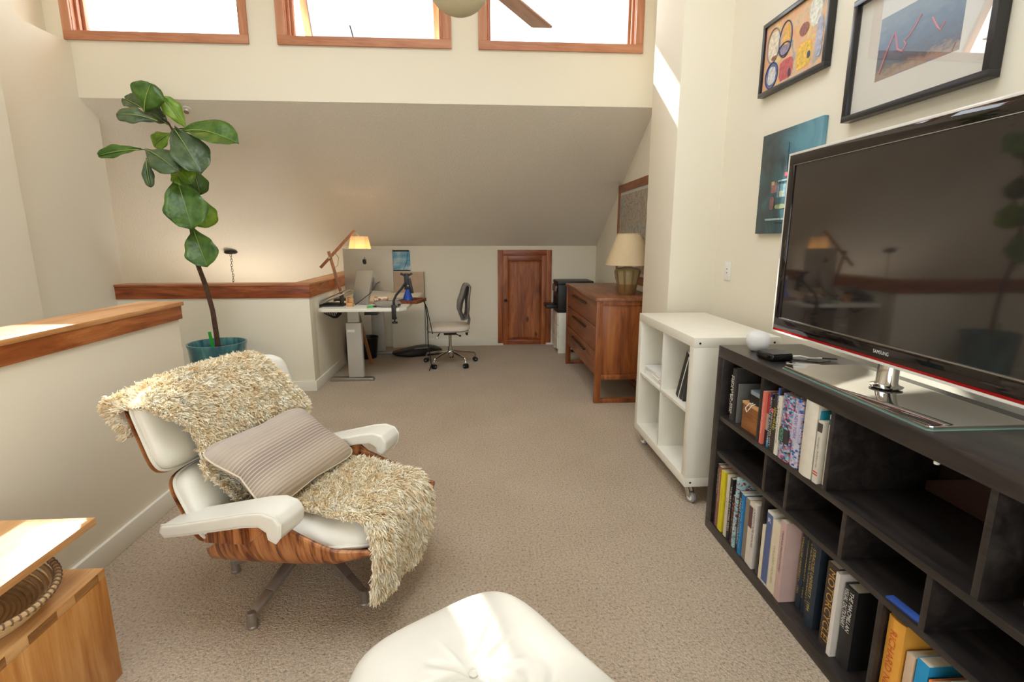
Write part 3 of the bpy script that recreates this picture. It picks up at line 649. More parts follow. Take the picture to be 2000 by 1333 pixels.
tag(MB().lathe([(0, 0), (0.006, 0.001), (0.007, 0.006), (0.005, 0.010), (0, 0.011)], n=12).build('rubber_bumper', 'white', loc=(SX + 0.012, 1.086, ZTa - 0.0112), smooth=True), 'tiny white rubber bumper under the shelf top', 'bumper')

# ---- white cube shelf on casters
t = thing('white_cube_shelf', 'white four-cell cube shelf on casters beside the pier', 'shelf', (1.06, 2.84, 0))
WY0, WY1, WZ_0, WZ_1, WD = -0.435, 0.435, 0.100, 0.893, 0.44
def wbx(name, *a, bevel=0.002): return MB().box(*a).build(name, 'whitelam', t, bevel=bevel)
wbx('top_panel', 0, WD, WY0, WY1, WZ_1 - 0.05, WZ_1); wbx('bottom_panel', 0, WD, WY0, WY1, WZ_0, WZ_0 + 0.05)
for y in (WY0, WY1): wbx('side_panel', 0, WD, y, y - math.copysign(0.05, y), WZ_0 + 0.05, WZ_1 - 0.05)
zm = (WZ_0 + WZ_1) / 2
wbx('vertical_divider', 0.006, WD, -0.009, 0.009, WZ_0 + 0.05, WZ_1 - 0.05)
wbx('cell_shelf', 0.006, WD, WY0 + 0.05, -0.009, zm - 0.009, zm + 0.009); wbx('cell_shelf', 0.006, WD, 0.009, WY1 - 0.05, zm - 0.009, zm + 0.009)
for x, z in ((0.03, WZ_1 - 0.028), (0.03, WZ_0 + 0.024), (WD - 0.03, WZ_1 - 0.028), (WD - 0.03, WZ_0 + 0.024)):
    MB().cyl((x, WY0 - 0.0012, z), (x, WY0 + 0.002, z), 0.0055, n=14).build('bolt_head', 'blackm', t)
for cx, cy in ((0.045, WY0 + 0.05), (0.045, WY1 - 0.04), (WD - 0.05, WY0 + 0.05), (WD - 0.05, WY1 - 0.04)):
    c = bpy.data.objects.new('caster', None); COL.objects.link(c); c.parent = t; c.location = (cx, cy, 0); c.rotation_euler = (0, 0, R(-70))
    MB().box(-0.028, 0.028, -0.024, 0.024, 0.094, 0.0995).build('caster_plate', 'alu', c)
    MB().cyl((0, 0, 0.082), (0, 0, 0.094), 0.018).build('swivel', 'alu', c)
    f = MB()
    for s in (-1, 1): f.prism([(-0.012, 0.082), (0.016, 0.082), (0.034, 0.04), (0.026, 0.028), (0.010, 0.034), (-0.012, 0.070)], 'y', s * 0.014, s * 0.0165)
    f.box(-0.012, 0.016, -0.0165, 0.0165, 0.078, 0.083); f.build('fork', 'chrome', c, bevel=0.001)
    w = MB().lathe([(0.008, -0.011), (0.024, -0.011), (0.029, -0.007), (0.029, 0.007), (0.024, 0.011), (0.008, 0.011)], n=24, axis='y').build('wheel', pm('grey caster tyre', (150, 148, 144), 0.6), c, smooth=True, loc=(0.024, 0, 0.0292))
    MB().lathe([(0.0, -0.0125), (0.017, -0.012), (0.017, 0.012), (0.0, 0.0125)], n=20, axis='y').build('wheel_hub', 'white', c, smooth=True, loc=(0.024, 0, 0.0292))
# its contents
zc = zm + 0.009; z0c = WZ_0 + 0.05
for i in range(4):
    yy = 2.462 + i * 0.034
    r = thing('ring_binder', ['black binder leaning on the near side of the white shelf', 'second black binder from the near side of the white shelf', 'narrow white folder between the black binders', 'black binder farthest along in the white shelf'][i], 'binder', (1.10, yy + 0.002, zc), group='binders in the white cube shelf')
    th = (0.028, 0.026, 0.008, 0.028)[i]; yy2 = (2.606, 2.638, 2.660, 2.684)[i]
    r.location = (1.10, yy2, zc + 0.001 + th / 2 * math.sin(R(23))); r.rotation_euler = (R(23), 0, 0)
    MB().box(0, 0.24, -th / 2, th / 2, 0.0, (0.285, 0.29, 0.275, 0.29)[i]).build('cover', pm('binder black', (52, 50, 46), 0.5) if i != 2 else M['paper'], r, bevel=0.002)
    MB().box(0.004, 0.236, -th / 2 + 0.003, th / 2 - 0.003, 0.28, (0.286, 0.291, 0.276, 0.291)[i]).build('paper_block', 'paper', r)
for i in range(6):
    tag(MB().box(-0.105, 0.105, -0.14, 0.14, 0, 0.0085).build('paper_ream', 'paper', loc=(1.20 + random.uniform(-.008, .008), 3.06 + random.uniform(-.01, .01), zc + 0.0005 + i * 0.0090), rot=(0, 0, R(random.uniform(-3, 3)))),
        ['lowest', 'second lowest', 'third lowest', 'fourth lowest', 'second highest', 'topmost'][i] + ' sheaf of white paper in the far upper cell of the white shelf', 'paper', 'paper sheaves in the white cube shelf')
tag(MB().box(-0.10, 0.10, -0.09, 0.09, 0, 0.012).build('green_notebook', pm('sage green cover', (150, 178, 160), 0.6), loc=(1.24, 2.96, z0c + 0.0005), bevel=0.002), 'sage green notebook in the far lower cell of the white shelf', 'notebook')
tag(MB().box(-0.09, 0.09, -0.07, 0.07, 0, 0.010).build('notebook', pm('pale green cover', (168, 188, 170), 0.6), loc=(1.27, 2.56, z0c + 0.0005), bevel=0.002), 'pale green notebook in the near lower cell of the white shelf', 'notebook')

# ---- dresser in the nook
t = thing('dresser', 'reddish walnut three-drawer dresser on a sled base', 'dresser', (0.97, 4.83, 0))
DX1, DY0, DY1 = 0.53, -0.725, 0.725
def db(name, *a, mat='dress', bevel=0.003): return MB().box(*a).build(name, mat, t, bevel=bevel)
db('top', -0.012, DX1, DY0 - 0.012, DY1 + 0.012, 0.872, 0.898, mat='dress_t', bevel=0.004)
for x0, x1 in ((0, 0.052), (DX1 - 0.052, DX1)):
    for y0, y1 in ((DY0, DY0 + 0.042), (DY1 - 0.042, DY1)): db('leg', x0, x1, y0, y1, 0, 0.872)
for y0, y1 in ((DY0 + 0.002, DY0 + 0.040), (DY1 - 0.040, DY1 - 0.002)):
    db('floor_stretcher', 0.052, DX1 - 0.052, y0, y1, 0.0, 0.038)
    db('side_rail', 0.052, DX1 - 0.052, y0, y1, 0.205, 0.250); db('side_rail', 0.052, DX1 - 0.052, y0, y1, 0.835, 0.872)
    db('side_panel', 0.052, DX1 - 0.052, y0 + 0.010, y1 - 0.010, 0.25, 0.835)
db('back_panel', DX1 - 0.03, DX1 - 0.01, DY0 + 0.042, DY1 - 0.042, 0.22, 0.872)
db('floor_stretcher', DX1 - 0.05, DX1 - 0.002, DY0 + 0.042, DY1 - 0.042, 0.0, 0.038)
db('carcass_bottom', 0.03, DX1 - 0.03, DY0 + 0.04, DY1 - 0.04, 0.215, 0.235)
zs = [0.236, 0.446, 0.656, 0.868]
for i in range(3):
    dr = db('drawer', 0.004, 0.024, DY0 + 0.045, DY1 - 0.045, zs[i] + 0.003, zs[i + 1] - 0.003, mat='dress_f')
    MB().box(0.03, 0.40, DY0 + 0.06, DY1 - 0.06, zs[i] + 0.01, zs[i + 1] - 0.03).build('drawer_box', 'oak_y', dr)
    zz = zs[i + 1] - 0.062
    f = MB(); f.box(-0.018, -0.010, -0.31, 0.31, zz - 0.008, zz + 0.008)
    for y in (-0.30, 0.30): f.box(-0.012, 0.004, y - 0.008, y + 0.008, zz - 0.006, zz + 0.006)
    f.build('pull', pm('dark bronze', (50, 36, 28), 0.4, 0.6), dr, bevel=0.001)

# ---- table lamp on the dresser
t = thing('table_lamp', 'ceramic table lamp with a beige linen shade on the dresser', 'lamp', (1.290, 4.37, 0.898))
def ceramic():
    m, nt, b = base_mat('amber ribbed stoneware'); tc = nt.nodes.new('ShaderNodeTexCoord'); sp = nt.nodes.new('ShaderNodeSeparateXYZ')
    nt.links.new(tc.outputs['Object'], sp.inputs[0])
    mp = N(nt, 'ShaderNodeMapRange'); mp.inputs['From Max'].default_value = 0.24; nt.links.new(sp.outputs['Z'], mp.inputs['Value'])
    nt.links.new(ramp(nt, mp.outputs[0], [(0.0, (118, 84, 48)), (0.36, (132, 98, 56)), (0.42, (158, 138, 98)), (1.0, (166, 148, 108))]), b.inputs['Base Color'])
    b.inputs['Roughness'].default_value = 0.28; return m
M['ceramic'] = ceramic()
MB().lathe([(0.0, 0), (0.070, 0.0), (0.074, 0.008), (0.082, 0.06), (0.100, 0.15), (0.109, 0.19), (0.106, 0.212), (0.088, 0.228), (0.045, 0.236), (0.028, 0.246), (0.0, 0.248)], n=40).build('body', 'ceramic', t, smooth=True, angle=60)
for a in np.arange(0, 360, 40):
    for da in (-4, 0, 4):
        aa = R(a + da); MB().tube([(r * math.cos(aa), r * math.sin(aa), z) for r, z in ((0.0755, 0.010), (0.0835, 0.06), (0.1015, 0.15), (0.1105, 0.19), (0.1075, 0.211))], 0.0016, 5).build('rib', pm('rib glaze', (120, 98, 62), 0.3), t, smooth=True)
MB().cyl((0, 0, 0.246), (0, 0, 0.42), 0.006).build('stem', 'alu', t)
sm, snt, sbs = base_mat('beige linen shade'); v = coords(snt, (300, 300, 300)); nz = N(snt, 'ShaderNodeTexNoise', Scale=1.0, Detail=2.0); snt.links.new(v, nz.inputs['Vector'])
snt.links.new(ramp(snt, nz.outputs['Fac'], [(0.3, (198, 174, 136)), (0.7, (222, 200, 164))]), sbs.inputs['Base Color']); sbs.inputs['Roughness'].default_value = 0.85; sbs.inputs['Subsurface Weight'].default_value = 0.0
MB().lathe([(0.190, 0.255), (0.1905, 0.262), (0.100, 0.508), (0.099, 0.516)], n=48, close=False).build('shade', sm, t, smooth=True, solid=0.003)
for r_, z_ in ((0.1905, 0.256), (0.0995, 0.515)): MB().tube([(r_ * math.cos(a), r_ * math.sin(a), z_) for a in [2 * math.pi * j / 48 for j in range(49)]], 0.004, 6).build('shade_trim', sm, t, smooth=True)
f = MB()
for a in (0, 120, 240): f.tube([(0.098 * math.cos(R(a)), 0.098 * math.sin(R(a)), 0.512), (0, 0, 0.50)], 0.0018, 5)
f.build('spider', 'alu', t)

# ---- framed map behind the lamp
t = thing('framed_map', 'large map in a wide wooden frame on the nook wall', 'picture', (1.524, 4.96, 0.95))
MW, MH = 0.565, 0.97
M['mapframe'] = wood('map frame wood', (110, 66, 36), (140, 88, 52), (166, 110, 70), 'y', 1.0)
MB().box(-0.030, -0.002, -MW, MW, 0, 0.075).build('frame_rail', 'mapframe', t, bevel=0.003); MB().box(-0.030, -0.002, -MW, MW, MH - 0.075, MH).build('frame_rail', 'mapframe', t, bevel=0.003)
for s in (-1, 1): MB().box(-0.0295, -0.002, s * MW, s * (MW - 0.055), 0.075, MH - 0.075).build('frame_stile', 'dress', t, bevel=0.003)
MB().box(-0.016, -0.004, -MW + 0.05, MW - 0.05, 0.07, MH - 0.07).build('mat_board', 'paper', t)
mm_, mnt, mb_ = base_mat('printed map'); v = coords(mnt, (9, 9, 9)); vo = N(mnt, 'ShaderNodeTexVoronoi', Scale=1.4, feature='DISTANCE_TO_EDGE', distance='EUCLIDEAN') if False else N(mnt, 'ShaderNodeTexVoronoi', Scale=1.4)
vo.feature = 'DISTANCE_TO_EDGE'; mnt.links.new(v, vo.inputs['Vector'])
nz = N(mnt, 'ShaderNodeTexNoise', Scale=0.55, Detail=6.0); mnt.links.new(v, nz.inputs['Vector'])
c1 = ramp(mnt, nz.outputs['Fac'], [(0.36, (120, 176, 196)), (0.42, (206, 192, 166)), (0.6, (186, 166, 146)), (0.75, (206, 194, 174))]); c2 = ramp(mnt, vo.outputs['Distance'], [(0.015, (110, 100, 100)), (0.05, (255, 255, 255))])
mx = mnt.nodes.new('ShaderNodeMix'); mx.data_type = 'RGBA'; mx.blend_type = 'MULTIPLY'; mx.inputs[0].default_value = 0.85
mnt.links.new(c1, mx.inputs[6]); mnt.links.new(c2, mx.inputs[7]); mnt.links.new(mx.outputs[2], mb_.inputs['Base Color']); mb_.inputs['Roughness'].default_value = 0.5
MB().box(-0.018, -0.0162, -MW + 0.075, MW - 0.075, 0.105, MH - 0.105).build('map_print', mm_, t)
MB().box(-0.024, -0.022, -MW + 0.05, MW - 0.05, 0.07, MH - 0.07).build('glazing', 'picglass', t)

# ---- white drawer unit and black printer
t = thing('white_drawer_unit', 'white drawer cabinet under the printer', 'cabinet', (0.97, 6.26, 0))
MB().box(0, 0.42, -0.20, 0.20, 0.045, 0.50).build('body', 'whitelam', t, bevel=0.002)
for i in range(3): MB().box(-0.016, -0.001, -0.195, 0.195, 0.055 + i * 0.148, 0.055 + i * 0.148 + 0.142).build('drawer', 'whitelam', t, bevel=0.002)
for y0, y1 in ((-0.2, -0.14), (0.14, 0.2)):
    for x0, x1 in ((0, 0.1), (0.32, 0.42)): MB().box(x0, x1, y0, y1, 0, 0.045).build('foot', 'whitelam', t)
t = thing('printer', 'black office printer with a paper tray sticking out beside the dresser', 'printer', (0.985, 6.255, 0.501))
MB().box(-0.03, 0.42, -0.205, 0.205, 0.0, 0.335).build('body', 'blackp', t, bevel=0.008)
MB().box(-0.034, 0.40, -0.195, 0.195, 0.3355, 0.375).build('scanner_lid', 'blackp', t, bevel=0.008)
MB().box(-0.16, -0.031, -0.15, 0.13, 0.045, 0.088).build('paper_tray', 'blackp', t, bevel=0.008)
MB().box(-0.034, -0.0305, -0.12, 0.12, 0.10, 0.18).build('paper_slot', pm('painted slot shade', (8, 8, 9), 0.6), t)  # raised near-black plate paints the shade inside the slot
MB().box(-0.046, -0.0305, -0.17, 0.17, 0.235, 0.325).build('control_panel', 'blackg', t, bevel=0.004)
MB().box(-0.048, -0.0462, -0.15, -0.05, 0.25, 0.31).build('display', pm('grey display', (150, 156, 158), 0.3), t)

# ================================================================== TELEVISION AND WALL PICTURES
t = thing('television', 'large flat television with clear edged red-tinted bezel on a glass foot', 'television', (1.262, 1.478, ZT))
TZ0, TZ1, TH_ = 0.088, 0.806, 0.598                     # above the shelf top; half width
def red_mat():
    m, nt, b = base_mat('deep red acrylic'); b.inputs['Base Color'].default_value = lin((150, 14, 14)); b.inputs['Roughness'].default_value = 0.1
    n = N(nt, 'ShaderNodeTexNoise', Scale=30.0); return m
M['redac'] = red_mat(); M['clearac'] = pm('clear acrylic edge', (226, 222, 214), 0.08, var=0.02, coat=0.5)
M['screen'] = pm('dark television glass', (40, 35, 34), 0.05, var=0.02, spec=0.9, coat=0.4)
M['bezel'] = pm('gloss brown black bezel', (22, 15, 16), 0.05, var=0.05, spec=0.6, coat=0.3)
MB().box(0.008, 0.050, -TH_ + 0.03, TH_ - 0.03, TZ0 + 0.03, TZ1 - 0.03).build('back_housing', 'blackp', t, bevel=0.01)
def frame_parts(name, mat, hw, z0, z1, w, x0, x1, wb=None):
    wb = wb or w
    MB().box(x0, x1, -hw, hw, z1 - w, z1).build(name, mat, t, bevel=0.0012); MB().box(x0, x1, -hw, hw, z0, z0 + wb).build(name, mat, t, bevel=0.0012)
    for s in (-1, 1): MB().box(x0, x1, s * hw, s * (hw - w), z0 + wb, z1 - w).build(name, mat, t, bevel=0.0012)
frame_parts('clear_edge', 'clearac', TH_, TZ0, TZ1, 0.009, -0.012, 0.004)
MB().box(-0.0125, 0.005, -TH_ + 0.009, TH_ - 0.009, TZ0 + 0.0092, TZ0 + 0.017).build('red_strip', 'redac', t)
frame_parts('bezel', 'bezel', TH_ - 0.009, TZ0 + 0.0171, TZ1 - 0.0091, 0.0375, -0.012, 0.004, 0.043)
sz0, sz1, shw = TZ0 + 0.0602, TZ1 - 0.0467, TH_ - 0.0432
MB().box(-0.008, 0.004, -shw, shw, sz0, sz1).build('screen', 'screen', t)
MB().box(-0.0130, -0.0085, -shw, shw, sz0, sz0 + 0.004).build('silver_line', 'alu', t); MB().box(-0.0126, -0.0085, -shw, shw, sz1 - 0.002, sz1).build('silver_line', 'alu', t)
text_obj('lettering', 'SAMSUNG', 0.062, 0.0115, pm('silver lettering', (225, 224, 220), 0.3), t, axes(*FACE_X, (-0.0124, 0.0, TZ0 + 0.037)))
MB().lathe([(0.030, 0.012), (0.044, 0.016), (0.046, 0.020), (0.034, 0.024), (0.030, 0.03), (0.029, 0.095), (0.029, 0.12)], (0.022, 0, 0), n=32).build('neck', 'chrome', t, smooth=True)
M['mirrorblack'] = pm('mirror gloss smoked glass', (186, 182, 176), 0.02, 0.95, var=0.01)
f = MB(); pts = [(-0.128, -0.335), (-0.140, -0.325), (-0.135, 0.29), (-0.123, 0.30), (0.135, 0.30), (0.145, 0.29), (0.140, -0.325), (0.128, -0.335)]
f.prism(pts, 'z', 0.003, 0.0115); f.build('stand_plate', 'mirrorblack', t, bevel=0.002)
f = MB(); f.prism([(p * 1.03, q * 1.015) for p, q in pts], 'z', 0.0, 0.0028); f.build('stand_plate_edge', pm('green tinted glass edge', (120, 150, 140), 0.1), t)
# small things on the shelf top
t = thing('smart_speaker', 'small white fabric ball speaker on the far end of the black shelf', 'speaker', (1.200, 2.085, ZT))
MB().lathe([(0.0, 0), (0.026, 0.0), (0.034, 0.006), (0.044, 0.022), (0.049, 0.042), (0.047, 0.062), (0.038, 0.076), (0.028, 0.081), (0.0, 0.082)], n=36).build('body', pm('white speaker mesh', (232, 230, 226), 0.8, bump=0.5, bscale=900), t, smooth=True, angle=70)
MB().lathe([(0.0, 0.0823), (0.024, 0.0823), (0.025, 0.0815)], n=28).build('touch_top', 'white', t, smooth=True)
t = thing('streaming_box', 'small black streaming box in front of the ball speaker', 'media box', (1.182, 1.925, ZT), R(8))
MB().box(-0.048, 0.048, -0.048, 0.048, 0.0, 0.030).build('body', 'blackg', t, bevel=0.010, seg=4)
MB().box(-0.045, 0.045, -0.045, 0.045, 0.0301, 0.0305).build('top_badge', pm('soft black top', (36, 35, 36), 0.5), t)
t = thing('cable_bundle', 'thin dark and white cables lying behind the streaming box', 'cable', (1.25, 1.86, ZT))
for i, (c, pts_) in enumerate([('blackp', [(-0.02, 0.05, .004), (0.03, 0.02, .004), (0.10, 0.06, .004), (0.17, 0.03, .004)]), ('white', [(-0.02, 0.065, .010), (0.04, 0.06, .012), (0.06, 0.03, .010), (0.12, 0.05, .004)]), ('blackp', [(-0.02, 0.04, .004), (0.06, -0.02, .004), (0.12, 0.0, .004)])]):
    MB().tube(pts_, 0.0028, 6).build('cord', c, t, smooth=True)
t = thing('remote_control', 'slim silver remote lying behind the glass television foot', 'remote', (1.235, 1.815, ZT), R(60))
MB().box(-0.018, 0.018, -0.062, 0.062, 0.0, 0.0066).build('body', 'alu', t, bevel=0.003)
MB().lathe([(0, 0.0066), (0.012, 0.0066), (0.012, 0.0076), (0, 0.0076)], (0, 0.04, 0), n=20).build('ring_button', 'blackg', t)

def pic_frame(root, W, H, fw, dep, mat):
    MB().box(-dep, -0.001, -W / 2, W / 2, 0, fw).build('frame_rail', mat, root, bevel=0.0015); MB().box(-dep, -0.001, -W / 2, W / 2, H - fw, H).build('frame_rail', mat, root, bevel=0.0015)
    for s in (-1, 1): MB().box(-dep + 0.0002, -0.001, s * W / 2, s * (W / 2 - fw), fw, H - fw).build('frame_stile', mat, root, bevel=0.0015)
M['framebk'] = pm('black satin frame', (36, 34, 36), 0.28, var=0.05)
# abstract painting
t = thing('framed_abstract', 'colourful abstract painting in a black frame, top left of the wall', 'picture', (1.619, 2.715, 2.145))
W_, H_ = 0.565, 0.375; pic_frame(t, W_, H_, 0.022, 0.034, 'framebk')
am, ant, ab = base_mat('abstract paint ground'); v = coords(ant, (9, 9, 9)); nz = N(ant, 'ShaderNodeTexNoise', Scale=1.0, Detail=6.0, Distortion=1.2); ant.links.new(v, nz.inputs['Vector'])
ant.links.new(ramp(ant, nz.outputs['Fac'], [(0.3, (150, 150, 158)), (0.42, (222, 190, 150)), (0.52, (230, 170, 130)), (0.62, (226, 196, 120)), (0.74, (214, 206, 196))]), ab.inputs['Base Color']); ab.inputs['Roughness'].default_value = 0.6
MB().box(-0.022, -0.004, -W_ / 2 + 0.02, W_ / 2 - 0.02, 0.02, H_ - 0.02).build('canvas', am, t)
BL = [0]
def blob(root, y, z, hw, hh, col, n=4, x=-0.0225, rot=0, mott=0.25, name='painted_shape'):
    f = MB(); k = 22; P = []; BL[0] += 1; x = x - 0.00012 * (BL[0] % 14)
    for j in range(k):
        a = 2 * math.pi * j / k; c, s = math.cos(a), math.sin(a); p = hw * math.copysign(abs(c) ** (2 / n), c) * random.uniform(.93, 1.05); q = hh * math.copysign(abs(s) ** (2 / n), s) * random.uniform(.93, 1.05)
        P.append((y + p * math.cos(rot) - q * math.sin(rot), z + p * math.sin(rot) + q * math.cos(rot)))
    f.prism(P, 'x', x, x + 0.0008)
    return f.build(name, pm('paint %d %d %d' % tuple(col), col, 0.6, var=mott, vscale=60), root)
def ring(root, y, z, hw, hh, col, r=0.003, x=-0.0240):
    MB().tube([(x, y + hw * math.cos(a), z + hh * math.sin(a)) for a in [2 * math.pi * j / 24 for j in range(25)]], r, 5).build('painted_line', pm('paint %d %d %d' % tuple(col), col, 0.6, var=.2), root)
for a in [(0.175, 0.235, 0.050, 0.072, (226, 214, 190), 3), (-0.165, 0.28, 0.048, 0.070, (224, 222, 206), 2.4), (0.045, 0.085, 0.062, 0.050, (196, 96, 96), 4), (-0.100, 0.105, 0.060, 0.058, (232, 188, 80), 4),
          (0.175, 0.09, 0.05, 0.058, (96, 112, 150), 4), (0.175, 0.09, 0.038, 0.044, (206, 204, 204), 3), (0.07, 0.19, 0.048, 0.026, (150, 140, 160), 2), (0.06, 0.255, 0.034, 0.05, (228, 178, 92), 2.5), (-0.085, 0.225, 0.038, 0.03, (150, 96, 84), 2), (-0.14, 0.095, 0.012, 0.016, (60, 76, 110), 3), (0.01, 0.06, 0.012, 0.02, (70, 60, 80), 3),
          (0.165, 0.175, 0.026, 0.010, (150, 90, 50), 3), (-0.21, 0.15, 0.026, 0.09, (176, 176, 190), 3)]: blob(t, *a)
ring(t, 0.07, 0.235, 0.055, 0.085, (70, 78, 104)); ring(t, 0.175, 0.09, 0.058, 0.064, (44, 66, 120)); ring(t, 0.07, 0.19, 0.05, 0.03, (60, 70, 96)); ring(t, 0.18, 0.24, 0.06, 0.085, (140, 140, 150), 0.003)
# framed photograph under glass
t = thing('framed_photograph', 'large black framed landscape print with a wide white mat above the television', 'picture', (1.619, 1.935, 1.862))
W_, H_ = 0.655, 0.475; pic_frame(t, W_, H_, 0.024, 0.042, 'framebk')
MB().box(-0.018, -0.004, -W_ / 2 + 0.022, W_ / 2 - 0.022, 0.022, H_ - 0.022).build('mat_board', pm('warm white mat board', (226, 222, 212), 0.8, var=.01), t)
lm_, lnt, lb = base_mat('dusk landscape print'); tc = lnt.nodes.new('ShaderNodeTexCoord'); sp = lnt.nodes.new('ShaderNodeSeparateXYZ'); lnt.links.new(tc.outputs['Object'], sp.inputs[0])
v = coords(lnt, (30, 30, 60)); nz = N(lnt, 'ShaderNodeTexNoise', Scale=1.0, Detail=5.0); lnt.links.new(v, nz.inputs['Vector'])
ma = lnt.nodes.new('ShaderNodeMath'); ma.operation = 'MULTIPLY_ADD'; ma.inputs[1].default_value = 0.09; lnt.links.new(nz.outputs['Fac'], ma.inputs[0]); lnt.links.new(sp.outputs['Z'], ma.inputs[2])
mp = N(lnt, 'ShaderNodeMapRange'); mp.inputs['From Min'].default_value = 0.15; mp.inputs['From Max'].default_value = 0.40; lnt.links.new(ma.outputs[0], mp.inputs['Value'])
lnt.links.new(ramp(lnt, mp.outputs[0], [(0.06, (150, 136, 146)), (0.13, (170, 140, 116)), (0.19, (138, 120, 108)), (0.25, (84, 92, 106)), (0.6, (100, 122, 146)), (0.9, (130, 148, 160))]), lb.inputs['Base Color']); lb.inputs['Roughness'].default_value = 0.5
MB().box(-0.0185, -0.0172, -0.185, 0.185, 0.125, 0.355).build('print', lm_, t)
pk = pm('pink light line', (196, 120, 128), 0.6)
MB().tube([(-0.0190, y, z) for y, z in ((0.165, 0.15), (0.15, 0.19), (0.125, 0.25), (0.105, 0.28), (0.095, 0.25), (0.085, 0.215), (0.06, 0.20), (0.045, 0.22), (0.055, 0.235), (0.035, 0.245), (0.015, 0.265), (-0.01, 0.30))], 0.004, 5).build('light_trail', pk, t, smooth=True)
MB().tube([(-0.0190, y, z) for y, z in ((-0.06, 0.27), (-0.085, 0.23), (-0.10, 0.215), (-0.115, 0.24))], 0.004, 5).build('light_trail', pk, t, smooth=True)
MB().box(-0.032, -0.030, -W_ / 2 + 0.02, W_ / 2 - 0.02, 0.02, H_ - 0.02).build('glazing', 'picglass', t)
# unframed canvas
t = thing('canvas_painting', 'unframed teal harbour painting partly hidden by the television', 'picture', (1.619, 2.66, 1.40))
cm_, cnt, cb = base_mat('teal oil paint'); tc = cnt.nodes.new('ShaderNodeTexCoord'); v = coords(cnt, (4, 4, 4)); nz = N(cnt, 'ShaderNodeTexNoise', Scale=1.2, Detail=6.0, Distortion=0.8); cnt.links.new(v, nz.inputs['Vector'])
sp = cnt.nodes.new('ShaderNodeSeparateXYZ'); cnt.links.new(tc.outputs['Object'], sp.inputs[0])
ma = cnt.nodes.new('ShaderNodeMath'); ma.operation = 'MULTIPLY_ADD'; ma.inputs[1].default_value = -1.3; cnt.links.new(sp.outputs['Y'], ma.inputs[0]); cnt.links.new(nz.outputs['Fac'], ma.inputs[2])
cnt.links.new(ramp(cnt, ma.outputs[0], [(0.10, (34, 44, 46)), (0.32, (50, 74, 80)), (0.52, (66, 112, 124)), (0.7, (88, 142, 156)), (0.95, (110, 156, 170))]), cb.inputs['Base Color']); cb.inputs['Roughness'].default_value = 0.42
W_, H_ = 0.51, 0.53
MB().box(-0.022, -0.001, -W_ / 2, W_ / 2, 0, H_).build('canvas', cm_, t, bevel=0.002)
for a in [(0.10, 0.24, 0.030, 0.028, (150, 110, 104), 6), (0.115, 0.265, 0.014, 0.010, (186, 170, 120), 4), (0.0, 0.30, 0.014, 0.010, (206, 70, 90), 5), (0.02, 0.22, 0.05, 0.034, (110, 152, 166), 8), (0.03, 0.205, 0.018, 0.014, (190, 190, 150), 6), (0.0, 0.272, 0.07, 0.004, (150, 184, 196), 8), (0.11, 0.16, 0.022, 0.035, (132, 96, 92), 3), (0.03, 0.14, 0.05, 0.012, (140, 150, 110), 3), (0.05, 0.075, 0.11, 0.005, (150, 176, 172), 8), (-0.05, 0.055, 0.12, 0.003, (40, 60, 66), 8), (0.0, 0.385, 0.004, 0.07, (60, 96, 108), 8)]:
    blob(t, *a, x=-0.0230)
for y in (0.05, 0.02, -0.01): MB().box(-0.0236, -0.022, y - 0.0015, y + 0.0015, 0.19, 0.27).build('painted_line', pm('dark paint', (40, 56, 62), 0.6), t)

# ================================================================== CEILING FAN
t = thing('ceiling_fan', 'ceiling fan with reddish wood blades paled for glare and a frosted globe light', 'ceiling fan', (-0.060, 2.27, 2.36))
MB().sphere((0, 0, 0.0), 0.122, 32, 18, sz=0.92).build('globe', pm('frosted opal glass', (206, 194, 160), 0.5, var=.02), t, smooth=True)
MB().lathe([(0.09, 0.065), (0.125, 0.07), (0.13, 0.08), (0.10, 0.095), (0.09, 0.11), (0.13, 0.13), (0.15, 0.17), (0.14, 0.21), (0.06, 0.24), (0.02, 0.26)], n=36).build('motor_housing', pm('nickel', (120, 116, 112), 0.35, 0.9), t, smooth=True)
MB().cyl((0, 0, 0.25), (0, 0, 1.60), 0.014).build('downrod', 'alu', t); MB().lathe([(0.02, 1.54), (0.06, 1.57), (0.07, 1.638), (0.0, 1.638)], n=24).build('ceiling_cup', 'alu', t, smooth=True)
M['blade'] = wood('fan blade wood with glare', (206, 160, 140), (222, 180, 160), (232, 194, 176), 'x', 1.0)  # pale pink tone puts the glare on the blades into the colour
for k in range(3):
    bl = bpy.data.objects.new('blade', None); COL.objects.link(bl); bl.parent = t; bl.rotation_euler = (0, 0, R(57.5 + 120 * k))
    f = MB(); f.obox((0.20, 0, 0.105), (0.18, 0.03, 0.006)); f.build('blade_iron', 'alu', bl, bevel=0.002)
    f = MB(); f.prism([(0.20, -0.045), (0.24, -0.052), (0.76, -0.062), (0.775, -0.052), (0.772, 0.052), (0.76, 0.062), (0.24, 0.052), (0.20, 0.045)], 'z', -0.004, 0.004)
    o = f.build('blade_board', 'blade', bl, bevel=0.002); o.location = (0, 0, 0.094); o.rotation_euler = (R(10), 0, 0)

